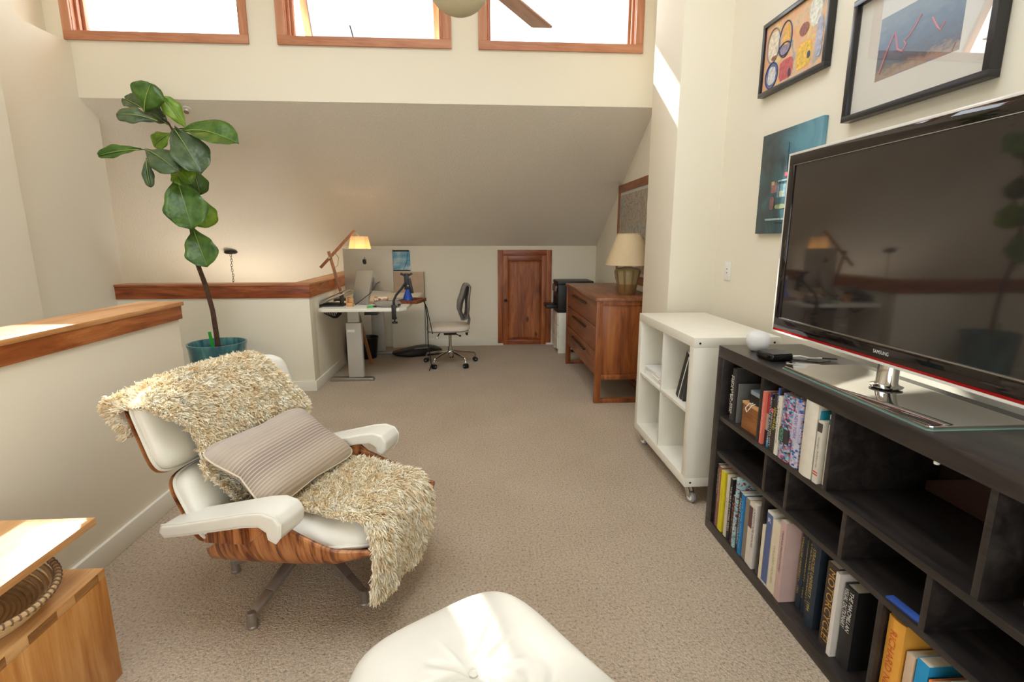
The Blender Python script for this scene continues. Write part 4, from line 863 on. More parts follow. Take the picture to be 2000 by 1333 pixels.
# ================================================================== LOUNGE CHAIR
CH = (-0.70, 1.97, 0); CR = R(-18)
t = thing('lounge_chair', 'white leather lounge chair with bent rosewood shells on a star base', 'armchair', CH, CR)
def interp(xs, ys):
    return lambda x: float(np.interp(x, xs, ys))
def sm_interp(xs, ys):
    xs = np.array(xs, float); ys = np.array(ys, float)
    def fn(x):
        x = min(max(x, xs[0]), xs[-1]); i = min(max(int(np.searchsorted(xs, x)) - 1, 0), len(xs) - 2)
        p0 = ys[max(i - 1, 0)]; p1 = ys[i]; p2 = ys[i + 1]; p3 = ys[min(i + 2, len(ys) - 1)]; u = (x - xs[i]) / (xs[i + 1] - xs[i])
        return 0.5 * ((2 * p1) + (-p0 + p2) * u + (2 * p0 - 5 * p1 + 4 * p2 - p3) * u * u + (-p0 + 3 * p1 - 3 * p2 + p3) * u ** 3)
    return fn
# seat shell: bent plywood trough, wings rising under the arms
zc_ = sm_interp([-0.24, -0.1, 0.1, 0.3, 0.44], [0.165, 0.172, 0.198, 0.250, 0.300]); ze_ = sm_interp([-0.24, -0.14, -0.02, 0.08, 0.20, 0.32, 0.44], [0.245, 0.33, 0.42, 0.425, 0.385, 0.345, 0.335])
hw_ = sm_interp([-0.24, -0.1, 0.1, 0.3, 0.44], [0.27, 0.30, 0.31, 0.305, 0.26])
def seat_shell(i, j):
    x = -0.24 + 0.68 * i; a = R(-90 + 180 * j); s = math.sin(a)
    y = hw_(x) * math.copysign(abs(s) ** 0.36, s); z = zc_(x) + (ze_(x) - zc_(x)) * (1 - abs(math.cos(a)) ** 0.9)
    return (x, y, z)
MB().grid(seat_shell, 34, 41).build('seat_shell', 'rosewood', t, smooth=True, solid=0.013, angle=80)
tilt = math.atan2(0.10, 0.62)
def seat_map(p, q, h):
    x = 0.105 + p; zb = 0.258 + 0.065 * (min(max(x, -0.24), 0.44) + 0.1) / 0.4
    return (x, q, zb + h + (-0.5 * max(0, x - 0.34) ** 2 * 8))
f = MB(); cushion(f, 0.325, 0.282, 0.085, 5.0, seat_map, 12, 72, bottom=0.015, puff=0.35)
sc_ = f.build('seat_cushion', 'leather', t, smooth=True, angle=80)
MB().tube(rim(0.326, 0.284, 5.0, seat_map, 0.012), 0.006, 6, cap=False).build('piping', 'leather', sc_, smooth=True)
# back panels: rounded, slightly wrapped round the sitter
def panel_map(cx, cz, ang, bend):
    ca, sa = math.cos(ang), math.sin(ang)
    def fn(p, q, h):                                      # p lateral, q up along the panel, h forward
        b = bend * (p / 0.36) ** 2
        return (cx - q * sa + (h + b) * ca, p, cz + q * ca + (h + b) * sa)
    return fn
for nm, cx, cz, an, bd, hw, hh, n in (('head', -0.452, 0.672, R(20), 0.085, 0.385, 0.158, 6.0), ('lower_back', -0.325, 0.385, R(27), 0.080, 0.340, 0.150, 5.5)):
    mf = panel_map(cx, cz, an, bd)
    f = MB(); cushion(f, hw, hh, 0.004, n, mf, 8, 72, bottom=0.009, puff=0.2); f.build(nm + '_shell', 'rosewood', t, smooth=True, angle=60)
    f = MB(); cushion(f, hw - 0.008, hh - 0.008, 0.085, n, lambda p, q, h, mf=mf: mf(p, q, h + 0.014), 12, 72, bottom=0.006, puff=0.34)
    c = f.build(nm + '_cushion', 'leather', t, smooth=True, angle=80)
    MB().tube(rim(hw - 0.006, hh - 0.006, n, mf, 0.022), 0.006, 6, cap=False).build('piping', 'leather', c, smooth=True)
# arm pads: long pads that curl down at the front
prof_top = [(-0.285, 0.385), (-0.275, 0.412), (-0.20, 0.428), (-0.05, 0.470), (0.08, 0.507), (0.14, 0.518), (0.185, 0.508), (0.205, 0.480), (0.200, 0.440), (0.180, 0.415), (0.155, 0.425), (0.150, 0.450), (0.120, 0.465), (0.06, 0.455), (-0.05, 0.425), (-0.20, 0.385), (-0.27, 0.368)]
for s in (-1, 1):
    f = MB(); f.prism(prof_top, 'y', s * 0.285, s * 0.415)
    a_ = f.build('arm_pad', 'leather', t, bevel=0.018, seg=5, angle=60)
    MB().tube([(x, s * 0.408, z) for x, z in prof_top] + [(prof_top[0][0], s * 0.408, prof_top[0][1])], 0.0035, 6, cap=False).build('piping', 'leather', a_, smooth=True)
    f = MB(); f.prism([(-0.20, 0.30), (-0.02, 0.32), (0.10, 0.42), (0.06, 0.45), (-0.10, 0.405), (-0.24, 0.370)], 'y', s * 0.305, s * 0.318); f.build('arm_wing', 'rosewood', t, bevel=0.003)
# star base
MB().lathe([(0.0, 0.120), (0.055, 0.125), (0.062, 0.150), (0.040, 0.162), (0.07, 0.168), (0.07, 0.176), (0.0, 0.177)], n=28).build('hub', 'alu', t, smooth=True)
for k in range(5):
    a = R(-94 + 72 * k); d_ = Vector((math.cos(a), math.sin(a), 0))
    f = MB(); P = [d_ * 0.03 + Vector((0, 0, 0.145)), d_ * 0.12 + Vector((0, 0, 0.128)), d_ * 0.24 + Vector((0, 0, 0.080)), d_ * 0.33 + Vector((0, 0, 0.045))]
    for i in range(3): f.beam(P[i], P[i + 1], 0.046 - 0.005 * i, 0.030 - 0.004 * i, 0.041 - 0.005 * i, 0.026 - 0.004 * i)
    lg = f.build('leg', pm('aged aluminium', (156, 148, 140), 0.38, 0.7, var=.1), t, bevel=0.004)
    MB().lathe([(0.0, 0.0), (0.019, 0.0), (0.020, 0.008), (0.017, 0.012), (0.017, 0.058), (0.012, 0.062), (0.0, 0.062)], tuple(d_ * 0.33), n=20).build('glide', pm('aged aluminium', (156, 148, 140), 0.38, 0.7, var=.1), lg, smooth=True)

# sheepskin thrown over the chair
SK = np.array([(-0.505, .69, -.34, .12), (-0.520, .76, -.37, .15), (-0.500, .828, -.39, .18), (-0.430, .862, -.385, .21), (-0.360, .826, -.33, .24), (-0.322, .755, -.275, .27), (-0.298, .675, -.27, .30), (-0.275, .600, -.262, .31),
               (-0.255, .540, -.25, .28), (-0.215, .475, -.22, .25), (-0.140, .412, -.20, .25), (-0.03, .388, -.195, .245), (0.10, .398, -.20, .235), (0.23, .418, -.21, .200), (0.335, .428, -.22, .165), (0.405, .415, -.235, .155),
               (0.438, .365, -.25, .155), (0.446, .290, -.27, .145), (0.444, .220, -.275, .125), (0.440, .165, -.24, .07)])
SKF = [sm_interp(np.linspace(0, 1, len(SK)), SK[:, k]) for k in range(4)]
def skin(u, v):
    x, z, y0, y1 = (F_(u) for F_ in SKF); wob = 0.018 * math.sin(u * 23) + 0.012 * math.sin(u * 41 + 1)
    y = (y0 + wob) * (1 - v) + (y1 + wob * 0.7) * v
    if u < 0.52: x += 0.075 * (y / 0.36) ** 2 * (1 if u > 0.16 else 0.6); 
    if 0.12 < u < 0.35: z -= 0.5 * max(0, abs(y) - 0.20) ** 2 * 3
    if u > 0.76: x += 0.012 * math.sin(v * 9) - 0.25 * max(0, abs(y) - 0.15) ** 2 * 3; z += 0.02 * math.sin(v * 5 + 1) * (u - .76) * 3
    return Vector((x, y, z))
t = thing('sheepskin', 'cream sheepskin throw draped over the lounge chair', 'sheepskin', CH, CR)
NU, NV = 70, 24
def wool_mat():
    m, nt, b = base_mat('cream wool'); v = coords(nt); nz = N(nt, 'ShaderNodeTexNoise', Scale=26.0, Detail=4.0); nt.links.new(v, nz.inputs['Vector'])
    nt.links.new(ramp(nt, nz.outputs['Fac'], [(0.28, (236, 208, 164)), (0.5, (247, 232, 200)), (0.72, (253, 247, 230))]), b.inputs['Base Color'])
    b.inputs['Roughness'].default_value = 0.85; b.inputs['Specular IOR Level'].default_value = 0.2; b.inputs['Sheen Weight'].default_value = 0.2; return m
M['wool'] = wool_mat()
f = MB(); f.grid(lambda i, j: tuple(skin(i, j)), NU, NV); f.build('hide', 'wool', t, smooth=True, solid=0.012, angle=80)
def wool():
    V = []; Fc = []
    def nrm(u, v):
        e = 0.006; a = skin(min(u + e, 1), v) - skin(max(u - e, 0), v); b = skin(u, min(v + e, 1)) - skin(u, max(v - e, 0)); return b.cross(a).normalized() * -1 if False else a.cross(b).normalized()
    ref = nrm(0.62, 0.5); sgn = 1 if ref.z > 0 else -1
    for k in range(13000):
        u = random.random(); v = random.random()
        if random.random() < 0.10: v = random.choice((0.0, 1.0)) + random.uniform(-.01, .01); v = min(max(v, 0), 1)
        if random.random() < 0.035: u = random.choice((0.0, 1.0))
        p = skin(u, v); n_ = nrm(u, v) * sgn
        e = 0.01; dn = (skin(min(u + e, 1), v) - skin(max(u - e, 0), v)).normalized()
        if u < 0.16: dn = -dn
        edge = Vector((0, -1, 0)) * max(0, 0.06 - v) * 12 + Vector((0, 1, 0)) * max(0, v - 0.94) * 12
        L = random.uniform(0.016, 0.030) * (1.35 if u > 0.72 else 1.0)
        fall = 0.9 if u > 0.72 else (0.35 if u > 0.5 else 0.5)
        tip = p + (n_ * 0.9 + dn * fall + edge + Vector((random.gauss(0, .35), random.gauss(0, .35), random.gauss(0, .25)))).normalized() * L + Vector((0, 0, -0.008 if u > 0.7 else -0.002))
        for m_ in range(7):
            off = Vector((random.gauss(0, .005), random.gauss(0, .005), random.gauss(0, .0035))); r0 = p + off; tp = tip + off * 0.45 + Vector((random.gauss(0, .003), random.gauss(0, .003), random.gauss(0, .003)))
            mid = (r0 + tp) * 0.5 + n_ * L * 0.16 + Vector((random.gauss(0, .003), random.gauss(0, .003), random.gauss(0, .003)))
            d = (tp - r0); s_ = d.cross(Vector((random.gauss(0, 1), random.gauss(0, 1), random.gauss(0, 1))))
            if s_.length < 1e-9: continue
            s_.normalize(); o = len(V)
            V += [r0 - s_ * .0019, r0 + s_ * .0019, mid - s_ * .0021, mid + s_ * .0021, tp - s_ * .0007, tp + s_ * .0007]
            Fc += [(o, o + 1, o + 3, o + 2), (o + 2, o + 3, o + 5, o + 4)]
    me = bpy.data.meshes.new('wool'); me.from_pydata([tuple(q) for q in V], [], Fc); me.polygons.foreach_set('use_smooth', [True] * len(me.polygons)); me.materials.append(M['wool'])
    o = bpy.data.objects.new('wool', me); COL.objects.link(o); o.parent = t; o['kind'] = 'stuff'
wool()
# striped lumbar cushion
t = thing('lumbar_cushion', 'taupe striped lumbar cushion leaning on the sheepskin', 'cushion', CH, CR)
pA, pB, pC = Vector((-0.245, -0.255, 0.590)), Vector((-0.235, 0.262, 0.585)), Vector((0.030, 0.262, 0.405))
ux = (pB - pA).normalized(); uy = (pA - (pB + (pA - pB)) ); uy = (pB - pC).normalized(); uz = ux.cross(uy).normalized()
if uz.x < 0: uz = -uz
ctr = (pA + pC) / 2 + uz * 0.032
PW, PH = 0.275, 0.172
def pil(p, q, h):
    e = 1 - 0.06 * (1 - abs(q) / PH) ** 2 * (abs(p) / PW) ** 6 * 2; e2 = 1 - 0.07 * (1 - abs(p) / PW) ** 2 * (abs(q) / PH) ** 6
    return tuple(ux * (p * e) + uy * (q * e2) + uz * h)
def stripes():
    m, nt, b = base_mat('taupe striped weave'); v = coords(nt, (1, 1, 1)); sp = nt.nodes.new('ShaderNodeSeparateXYZ'); nt.links.new(v, sp.inputs[0])
    dt = nt.nodes.new('ShaderNodeVectorMath'); dt.operation = 'DOT_PRODUCT'; dt.inputs[1].default_value = tuple(uy); nt.links.new(v, dt.inputs[0])
    wv = nt.nodes.new('ShaderNodeMath'); wv.operation = 'MULTIPLY'; wv.inputs[1].default_value = 480; nt.links.new(dt.outputs['Value'], wv.inputs[0])
    sn = nt.nodes.new('ShaderNodeMath'); sn.operation = 'SINE'; nt.links.new(wv.outputs[0], sn.inputs[0])
    mp = N(nt, 'ShaderNodeMapRange'); mp.inputs['From Min'].default_value = -0.17; mp.inputs['From Max'].default_value = 0.17; nt.links.new(dt.outputs['Value'], mp.inputs['Value'])
    c1 = ramp(nt, mp.outputs[0], [(0.0, (188, 170, 148)), (0.25, (174, 156, 138)), (0.42, (146, 128, 116)), (0.55, (152, 134, 122)), (0.66, (176, 160, 144)), (1.0, (186, 172, 158))])
    c2 = ramp(nt, sn.outputs[0], [(0.75, (255, 255, 255)), (0.97, (232, 226, 214))]); 
    amp = ramp(nt, mp.outputs[0], [(0.08, (0, 0, 0)), (0.30, (255, 255, 255)), (0.62, (255, 255, 255)), (0.78, (20, 20, 20))])
    mx = nt.nodes.new('ShaderNodeMix'); mx.data_type = 'RGBA'; mx.blend_type = 'MIX'; 
    mu = nt.nodes.new('ShaderNodeMath'); mu.operation = 'GREATER_THAN'; mu.inputs[1].default_value = 0.55; nt.links.new(sn.outputs[0], mu.inputs[0])
    m2 = nt.nodes.new('ShaderNodeMath'); m2.operation = 'MULTIPLY'; nt.links.new(mu.outputs[0], m2.inputs[0]); nt.links.new(amp, m2.inputs[1])
    m3 = nt.nodes.new('ShaderNodeMath'); m3.operation = 'MULTIPLY'; m3.inputs[1].default_value = 0.6; nt.links.new(m2.outputs[0], m3.inputs[0])
    nt.links.new(m3.outputs[0], mx.inputs[0]); nt.links.new(c1, mx.inputs[6]); mx.inputs[7].default_value = lin((214, 198, 178)); nt.links.new(mx.outputs[2], b.inputs['Base Color'])
    b.inputs['Roughness'].default_value = 0.9; b.inputs['Sheen Weight'].default_value = 0.2; add_bump(nt, b, sn.outputs[0], 0.35, 0.002); return m
f = MB(); cushion(f, PW, PH, 0.060, 9.0, pil, 14, 96, bottom=0.050, puff=0.75); cu_ = f.build('body', stripes(), t, smooth=True, angle=80); cu_.location = ctr
o = MB().tube(rim(PW, PH, 9.0, pil, 0.002, 96), 0.0035, 6, cap=False).build('piping', pm('pale piping', (222, 204, 178), 0.8), t, smooth=True); o.location = ctr

# ================================================================== OTTOMAN
t = thing('ottoman', 'white leather ottoman with a buttoned cushion in the foreground', 'ottoman', (0.035, 0.930, 0), R(33))
btn = [(-0.015, 0.080), (0.015, -0.120)]
CREASE = [(R(8), .13, .0065), (R(38), .16, .0075), (R(62), .13, .006), (R(95), .12, .004), (R(140), .11, .006), (R(172), .14, .007), (R(196), .15, .0075), (R(240), .11, .006), (R(285), .12, .006), (R(325), .13, .007)]
def tuft(p, q):
    d = 0.0
    for bx, by in btn:
        dx_, dy_ = p - bx, q - by; r_ = math.hypot(dx_, dy_)
        d -= 0.022 * math.exp(-r_ / 0.030) + 0.008 * math.exp(-(r_ / 0.09) ** 2)
        for an, ln, dep in CREASE:
            al = dx_ * math.cos(an) + dy_ * math.sin(an); pe = -dx_ * math.sin(an) + dy_ * math.cos(an) + 0.05 * al * al
            if al > 0 and r_ < ln:
                k = math.sin(math.pi * min(1, al / ln)) ** 0.7 if al < ln else 0; wd = 0.0055 + 0.04 * al
                d += dep * k * (-math.exp(-(pe / wd) ** 2) + 0.55 * math.exp(-((pe - 1.7 * wd) / wd) ** 2))
    return d
def om(p, q, h): return (p, q, 0.335 + h - 0.10 * (p / 0.27) ** 4 * 0.3 + 0.02 * (q / 0.32) ** 2)
f = MB(); cushion(f, 0.272, 0.325, 0.095, 4.6, om, 80, 280, bottom=0.02, puff=0.42, disp=tuft)
c = f.build('cushion', 'leather', t, smooth=True, angle=80)
MB().tube(rim(0.274, 0.327, 4.6, om, 0.002, 90), 0.006, 6, cap=False).build('piping', 'leather', c, smooth=True)
for bx, by in btn: MB().lathe([(0.0, 0.006), (0.006, 0.0055), (0.0095, 0.002), (0.0095, -0.004)], n=20).build('button', 'leather', c, smooth=True, loc=(bx, by, 0.335 + 0.095 - 0.022))
f = MB(); cushion(f, 0.262, 0.315, 0.003, 4.6, lambda p, q, h: (p, q, 0.300 + h + 0.03 * (q / 0.32) ** 2), 8, 72, bottom=0.010, puff=.2); f.build('shell', 'rosewood', t, smooth=True, angle=60)
MB().lathe([(0.0, 0.13), (0.05, 0.14), (0.04, 0.18), (0.024, 0.19), (0.024, 0.28), (0.07, 0.285), (0.07, 0.292), (0, 0.292)], n=24).build('hub', 'alu', t, smooth=True)
for k in range(4):
    a = R(45 + 90 * k); d_ = Vector((math.cos(a), math.sin(a), 0)); f = MB(); f.beam(d_ * 0.03 + Vector((0, 0, .155)), d_ * 0.27 + Vector((0, 0, .03)), .042, .028, .03, .02)
    lg = f.build('leg', 'alu', t, bevel=0.004); MB().cyl(tuple(d_ * 0.262), tuple(d_ * 0.262 + Vector((0, 0, .032))), 0.016).build('glide', 'alu', lg)

# ================================================================== SIDE TABLE
t = thing('side_table', 'honey oak side table with a floating top beside the half wall', 'side table', (-1.155, 1.485, 0))
MB().box(-0.43, 0.0, -0.62, 0.0, 0.527, 0.550).build('table_top', 'oak_y', t, bevel=0.002)
MB().box(-0.43, -0.405, -0.62, -0.002, 0.3805, 0.5265).build('top_support', 'oak', t, bevel=0.002)
MB().box(-0.43, 0.0, -0.62, 0.0, 0.352, 0.380).build('box_top', 'oak_y', t, bevel=0.0015)
MB().box(-0.026, 0.0, -0.62, 0.0, 0.0, 0.3518).build('box_side', 'oak', t, bevel=0.0015); MB().box(-0.43, -0.404, -0.62, 0.0, 0.0, 0.3518).build('box_side', 'oak', t, bevel=0.0015)
MB().box(-0.404, -0.026, -0.62, -0.60, 0.0, 0.3518).build('box_end', 'oak', t); MB().box(-0.404, -0.026, -0.02, 0.0, 0.0, 0.3518).build('box_end', 'oak', t)
M['oakend'] = wood('oak end grain', (120, 78, 38), (150, 102, 54), (168, 120, 70), 'y', 3.0)
for i in range(4):
    yy = -0.03 - i * 0.155; MB().box(-0.001, 0.0012, yy - 0.09, yy, 0.3535, 0.3785).build('finger_joint', 'oakend', t)
MB().lathe([(0.0, 0.03), (0.014, 0.028), (0.016, 0.018), (0.009, 0.008), (0.008, 0.0)], n=18, axis='x').build('knob', pm('cream ceramic knob', (232, 214, 160), 0.3), t, smooth=True, loc=(0.0, -0.31, 0.16))
# woven tray tucked between the two levels
t = thing('woven_basket', 'round woven wicker basket tucked under the table top', 'basket', (-1.350, 1.245, 0.384), rot=(R(0), R(9), 0))
M['wicker'] = pm('pale wicker', (206, 172, 126), 0.7, var=.12, vscale=60); M['wickerd'] = pm('dark cane', (120, 92, 66), 0.7, var=.1)
for k in range(13):
    r_ = 0.055 + 0.0115 * k; z_ = 0.011 + 0.0000 + (max(0, k - 4) ** 2) * 0.00125
    MB().tube([(r_ * math.cos(a), r_ * math.sin(a), z_) for a in [2 * math.pi * j / 56 for j in range(57)]], 0.0072, 7, cap=False).build('coil', 'wicker', t, smooth=True)
MB().lathe([(0.0, 0.004), (0.075, 0.004), (0.075, 0.012), (0.0, 0.012)], n=30).build('base', 'wicker', t)
st = MB().tube([(0.0085 * math.cos(a), 0, 0.0085 * math.sin(a)) for a in [2 * math.pi * j / 8 for j in range(9)]], 0.0022, 5, cap=False)
r_ = 0.055 + 0.0115 * 12; z_ = 0.011 + 64 * 0.00125
sob = st.build('stitch', 'wickerd', t, smooth=True)
for j in range(72):
    o = sob if j == 0 else sob.copy()
    if j: COL.objects.link(o)
    a = 2 * math.pi * j / 72; o.location = (r_ * math.cos(a), r_ * math.sin(a), z_); o.rotation_euler = (0, 0, a)

# ================================================================== POTTED FIDDLE-LEAF FIG
t = thing('potted_fig', 'tall fiddle-leaf fig in a teal glazed pot by the half wall', 'plant', (-2.155, 4.30, 0))
def glaze():
    m, nt, b = base_mat('teal drip glaze'); v = coords(nt, (14, 14, 2.2)); nz = N(nt, 'ShaderNodeTexNoise', Scale=1.0, Detail=5.0, Distortion=0.6); nt.links.new(v, nz.inputs['Vector'])
    nt.links.new(ramp(nt, nz.outputs['Fac'], [(0.3, (28, 70, 92)), (0.46, (52, 112, 124)), (0.6, (78, 140, 140)), (0.75, (120, 166, 156))]), b.inputs['Base Color']); b.inputs['Roughness'].default_value = 0.2; b.inputs['Coat Weight'].default_value = 0.4; return m
MB().lathe([(0.0, 0), (0.165, 0.0), (0.175, 0.015), (0.195, 0.25), (0.215, 0.50), (0.223, 0.525), (0.221, 0.535), (0.208, 0.535), (0.203, 0.52), (0.196, 0.44), (0.0, 0.44)], n=48).build('pot', glaze(), t, smooth=True, angle=50)
MB().lathe([(0.0, 0.478), (0.10, 0.482), (0.196, 0.470), (0.19, 0.43)], n=40).build('soil', pm('dark potting soil', (52, 36, 26), 0.95, var=.3, vscale=60, bump=.8, bscale=80), t, smooth=True)
PO = Vector((-2.155, 4.30, 0)); bark = pm('brown bark', (84, 58, 44), 0.85, var=.25, vscale=40, bump=.6, bscale=90)
stem = [(-2.141, 4.28, 0.44), (-2.141, 4.28, 0.526), (-2.146, 4.28, 0.66), (-2.152, 4.28, 0.798), (-2.170, 4.285, 0.90), (-2.185, 4.28, 1.007), (-2.203, 4.28, 1.08), (-2.225, 4.28, 1.166), (-2.240, 4.285, 1.376), (-2.244, 4.28, 1.494), (-2.249, 4.275, 1.715), (-2.252, 4.28, 1.975), (-2.285, 4.28, 2.161), (-2.318, 4.28, 2.236)]
MB().tube([Vector(p) - PO for p in stem], [0.021, 0.020, 0.0195, 0.0185, 0.018, 0.019, 0.0175, 0.017, 0.0155, 0.014, 0.012, 0.010, 0.008, 0.006], 10).build('stem', bark, t, smooth=True)
def leafmat(name, lo, mid, hi):
    m, nt, b = base_mat(name); v = coords(nt); nz = N(nt, 'ShaderNodeTexNoise', Scale=14.0, Detail=4.0); nt.links.new(v, nz.inputs['Vector'])
    nt.links.new(ramp(nt, nz.outputs['Fac'], [(0.3, lo), (0.55, mid), (0.75, hi)]), b.inputs['Base Color']); b.inputs['Roughness'].default_value = 0.36
    n2 = N(nt, 'ShaderNodeTexVoronoi', Scale=34.0); nt.links.new(v, n2.inputs['Vector']); add_bump(nt, b, n2.outputs['Distance'], 0.35, 0.006); return m
M['leaf'] = leafmat('fig leaf green', (50, 84, 24), (72, 108, 32), (96, 128, 44)); M['leafd'] = leafmat('fig leaf dark underside', (58, 78, 48), (76, 98, 62), (96, 114, 80)); M['leafy'] = leafmat('fig leaf young green', (92, 132, 26), (122, 158, 36), (144, 172, 60))
LV = [((-2.407, 4.15, 2.279), (-2.308, 4.1, 2.46), 0.225, 'leaf'), ((-2.463, 4.25, 2.321), (-2.635, 4.32, 2.41), 0.110, 'leafd'), ((-2.345, 4.2, 2.227), (-2.586, 4.12, 2.252), 0.135, 'leafd'), ((-2.32, 4.28, 2.219), (-2.430, 4.2, 2.300), 0.150, 'leafd'), ((-2.176, 4.25, 2.19), (-2.289, 4.2, 2.397), 0.127, 'leafy'),
      ((-2.177, 4.2, 2.16), (-1.743, 4.1, 2.063), 0.225, 'leaf'), ((-2.348, 4.35, 2.173), (-2.504, 4.38, 2.081), 0.133, 'leafy'), ((-2.212, 4.15, 2.166), (-2.005, 4.05, 1.843), 0.251, 'leafd'), ((-2.406, 4.1, 2.015), (-2.143, 4.0, 1.852), 0.201, 'leafd'), ((-2.459, 4.15, 2.02), (-2.738, 4.1, 1.965), 0.100, 'leaf'),
      ((-2.408, 4.1, 1.947), (-2.373, 4.05, 1.742), 0.075, 'leafd'), ((-2.291, 4.22, 1.907), (-2.158, 4.2, 1.786), 0.191, 'leafy'), ((-2.206, 4.32, 1.921), (-2.180, 4.35, 1.713), 0.171, 'leaf'), ((-2.251, 4.18, 1.823), (-2.131, 4.08, 1.442), 0.282, 'leaf'), ((-2.183, 4.32, 1.71), (-2.151, 4.34, 1.459), 0.201, 'leafy'), ((-2.196, 4.22, 1.448), (-2.084, 4.14, 1.16), 0.225, 'leaf'), ((-2.235, 4.35, 2.175), (-2.20, 4.38, 2.058), 0.151, 'leaf')]
def fprof(s): return (0.06 + 0.94 * math.sin(math.pi / 2 * min(1, s / 0.64)) ** 1.35) if s < 0.64 else math.sqrt(max(0.0, 1 - ((s - 0.64) / 0.36) ** 2))
for li, (b0, t0, w_, mt) in enumerate(LV):
    b0 = Vector(b0); t0 = Vector(t0); d = t0 - b0; L = d.length; dn = d.normalized(); rr = random.Random(li + 3)
    view = Vector((0.45 + rr.uniform(-.3, .3), -0.85, 0.25 + rr.uniform(-.25, .35))); nn = (view - dn * view.dot(dn)).normalized(); sd = dn.cross(nn)
    ph = rr.uniform(0, 6); bend = rr.uniform(0.06, 0.14) * L
    def lf(i, j):
        v_ = (j - 0.5) * 2; hw = w_ / 2 * fprof(i * 0.995) * (1 + 0.06 * math.sin(i * 17 + ph) * abs(v_))
        c = b0 + d * i + nn * (bend * math.sin(math.pi * i)); e = abs(v_)
        return tuple(c + sd * (v_ * hw) + nn * (0.10 * w_ * e * e * (1 if li % 2 else -0.6) + 0.035 * w_ * math.sin(i * 14 + ph + v_ * 2) * e + 0.012 * (1 - min(1, e * 6)) * -1) - PO)
    lo = MB().grid(lf, 18, 9).build('leaf', mt, t, smooth=True, solid=0.0014, angle=80)
    near = min(stem, key=lambda p: (Vector(p) - b0).length); near = Vector(near)
    MB().tube([near - PO, (near + b0) / 2 + Vector((0, 0, 0.015)) - PO, b0 - PO, b0 + d * 0.12 + nn * bend * 0.3 - PO], [0.005, 0.0042, 0.004, 0.003], 6).build('petiole', bark if li % 3 else 'leafd', lo, smooth=True)
    MB().tube([b0 + d * q + nn * (bend * math.sin(math.pi * q) + 0.0005) - PO for q in (0.02, 0.2, 0.4, 0.6, 0.8, 0.96)], [0.0042, 0.0036, 0.003, 0.0024, 0.0018, 0.001], 5).build('midrib', pm('pale midrib', (150, 170, 90), 0.5), lo, smooth=True)
MB().obox((-0.022, -0.045, 0.555), (0.024, 0.004, 0.15), (0, R(-6), 0)).build('plant_tag', pm('vivid green plastic', (30, 170, 50), 0.4), t)

# ================================================================== DESK CORNER
DZ = 0.742
t = thing('standing_desk', 'white sit-stand desk with grey steel legs in the corner', 'desk', (-1.07, 5.45, 0))
f = MB(); pts = [(-0.40, -0.66), (-0.36, -0.70), (0.34, -0.70), (0.40, -0.62), (0.41, 0.75), (-0.40, 0.75)]
f.prism(pts, 'z', DZ - 0.030, DZ); f.build('desk_top', 'whitelam', t, bevel=0.006)
for yy in (-0.47, 0.72):
    f = MB(); f.prism([(-0.38, 0.0), (0.04, 0.0), (0.025, 0.030), (-0.38, 0.040)], 'y', yy - 0.038, yy + 0.038); f.build('foot', 'alu' if yy < 0 else 'greymetal', t, bevel=0.004)
    MB().box(-0.205, -0.055, yy - 0.030, yy + 0.030, 0.036, 0.58).build('outer_column', 'silver', t, bevel=0.012, seg=3)
    MB().box(-0.185, -0.075, yy - 0.022, yy + 0.022, 0.581, DZ - 0.031).build('inner_column', 'silver', t, bevel=0.008, seg=3)
    MB().box(-0.19, -0.12, yy - 0.034, yy - 0.0305, 0.49, 0.515).build('badge', 'white', t)
MB().box(-0.17, -0.09, -0.44, 0.69, DZ - 0.072, DZ - 0.032).build('crossbar', 'greymetal', t, bevel=0.003)
MB().box(0.0, 0.12, -0.60, -0.50, DZ - 0.075, DZ - 0.031).build('control_box', 'blackp', t, bevel=0.004)
t = thing('desk_cable_bundle', 'black cables sagging under the desk top', 'cable', (-1.395, 5.0, 0.0))
for i in range(6):
    x0 = -0.10 + i * 0.022; MB().tube([(x0, 0.0, DZ - 0.034), (x0 + 0.02, -0.01, DZ - 0.075 - i * 0.006), (0.0 + i * 0.006, 0.0, DZ - 0.12), (0.03 + i * 0.008, 0.02, DZ - 0.085), (0.05 + i * 0.006, 0.03, DZ - 0.034)], 0.0045, 6).build('cord', 'blackp', t, smooth=True)
# desktop computer seen from behind
t = thing('desktop_computer', 'silver all-in-one computer seen from behind on the desk', 'computer', (-1.085, 5.20, DZ), R(-27))
# local: back faces -y; screen faces +y
M['cream_alu'] = pm('satin aluminium', (186, 178, 164), 0.36, 0.55, var=.02)
def imac_back(i, j):
    x = (i - 0.5) * 0.60; z = 0.125 + j * 0.41; e = (abs(x) / 0.30) ** 2.5; k = (abs(j - 0.5) * 2) ** 3
    return (x, -0.045 * (1 - e) * (1 - 0.8 * k), z)
f = MB(); f.grid(imac_back, 25, 13); f.build('back_shell', 'cream_alu', t, smooth=True)
MB().box(-0.30, 0.30, 0.0, 0.006, 0.125, 0.535).build('edge_frame', 'alu', t, bevel=0.001)
MB().box(-0.295, 0.295, 0.0062, 0.008, 0.185, 0.53).build('screen', 'blackg', t); MB().box(-0.295, 0.295, 0.0062, 0.008, 0.13, 0.184).build('chin', 'alu', t)
f = MB(); f.prism([(-0.040, 0.33), (-0.052, 0.325), (-0.150, 0.02), (-0.150, 0.006), (-0.140, 0.0), (0.08, 0.0), (0.08, 0.006), (-0.125, 0.010), (-0.034, 0.29)], 'x', -0.095, 0.095); f.build('stand', 'cream_alu', t, bevel=0.002)
lg = bpy.data.objects.new('logo', None); COL.objects.link(lg); lg.parent = t; lg.location = (0.0, -0.0465, 0.415)
f = MB()                                                        # dark apple mark: bitten body and leaf
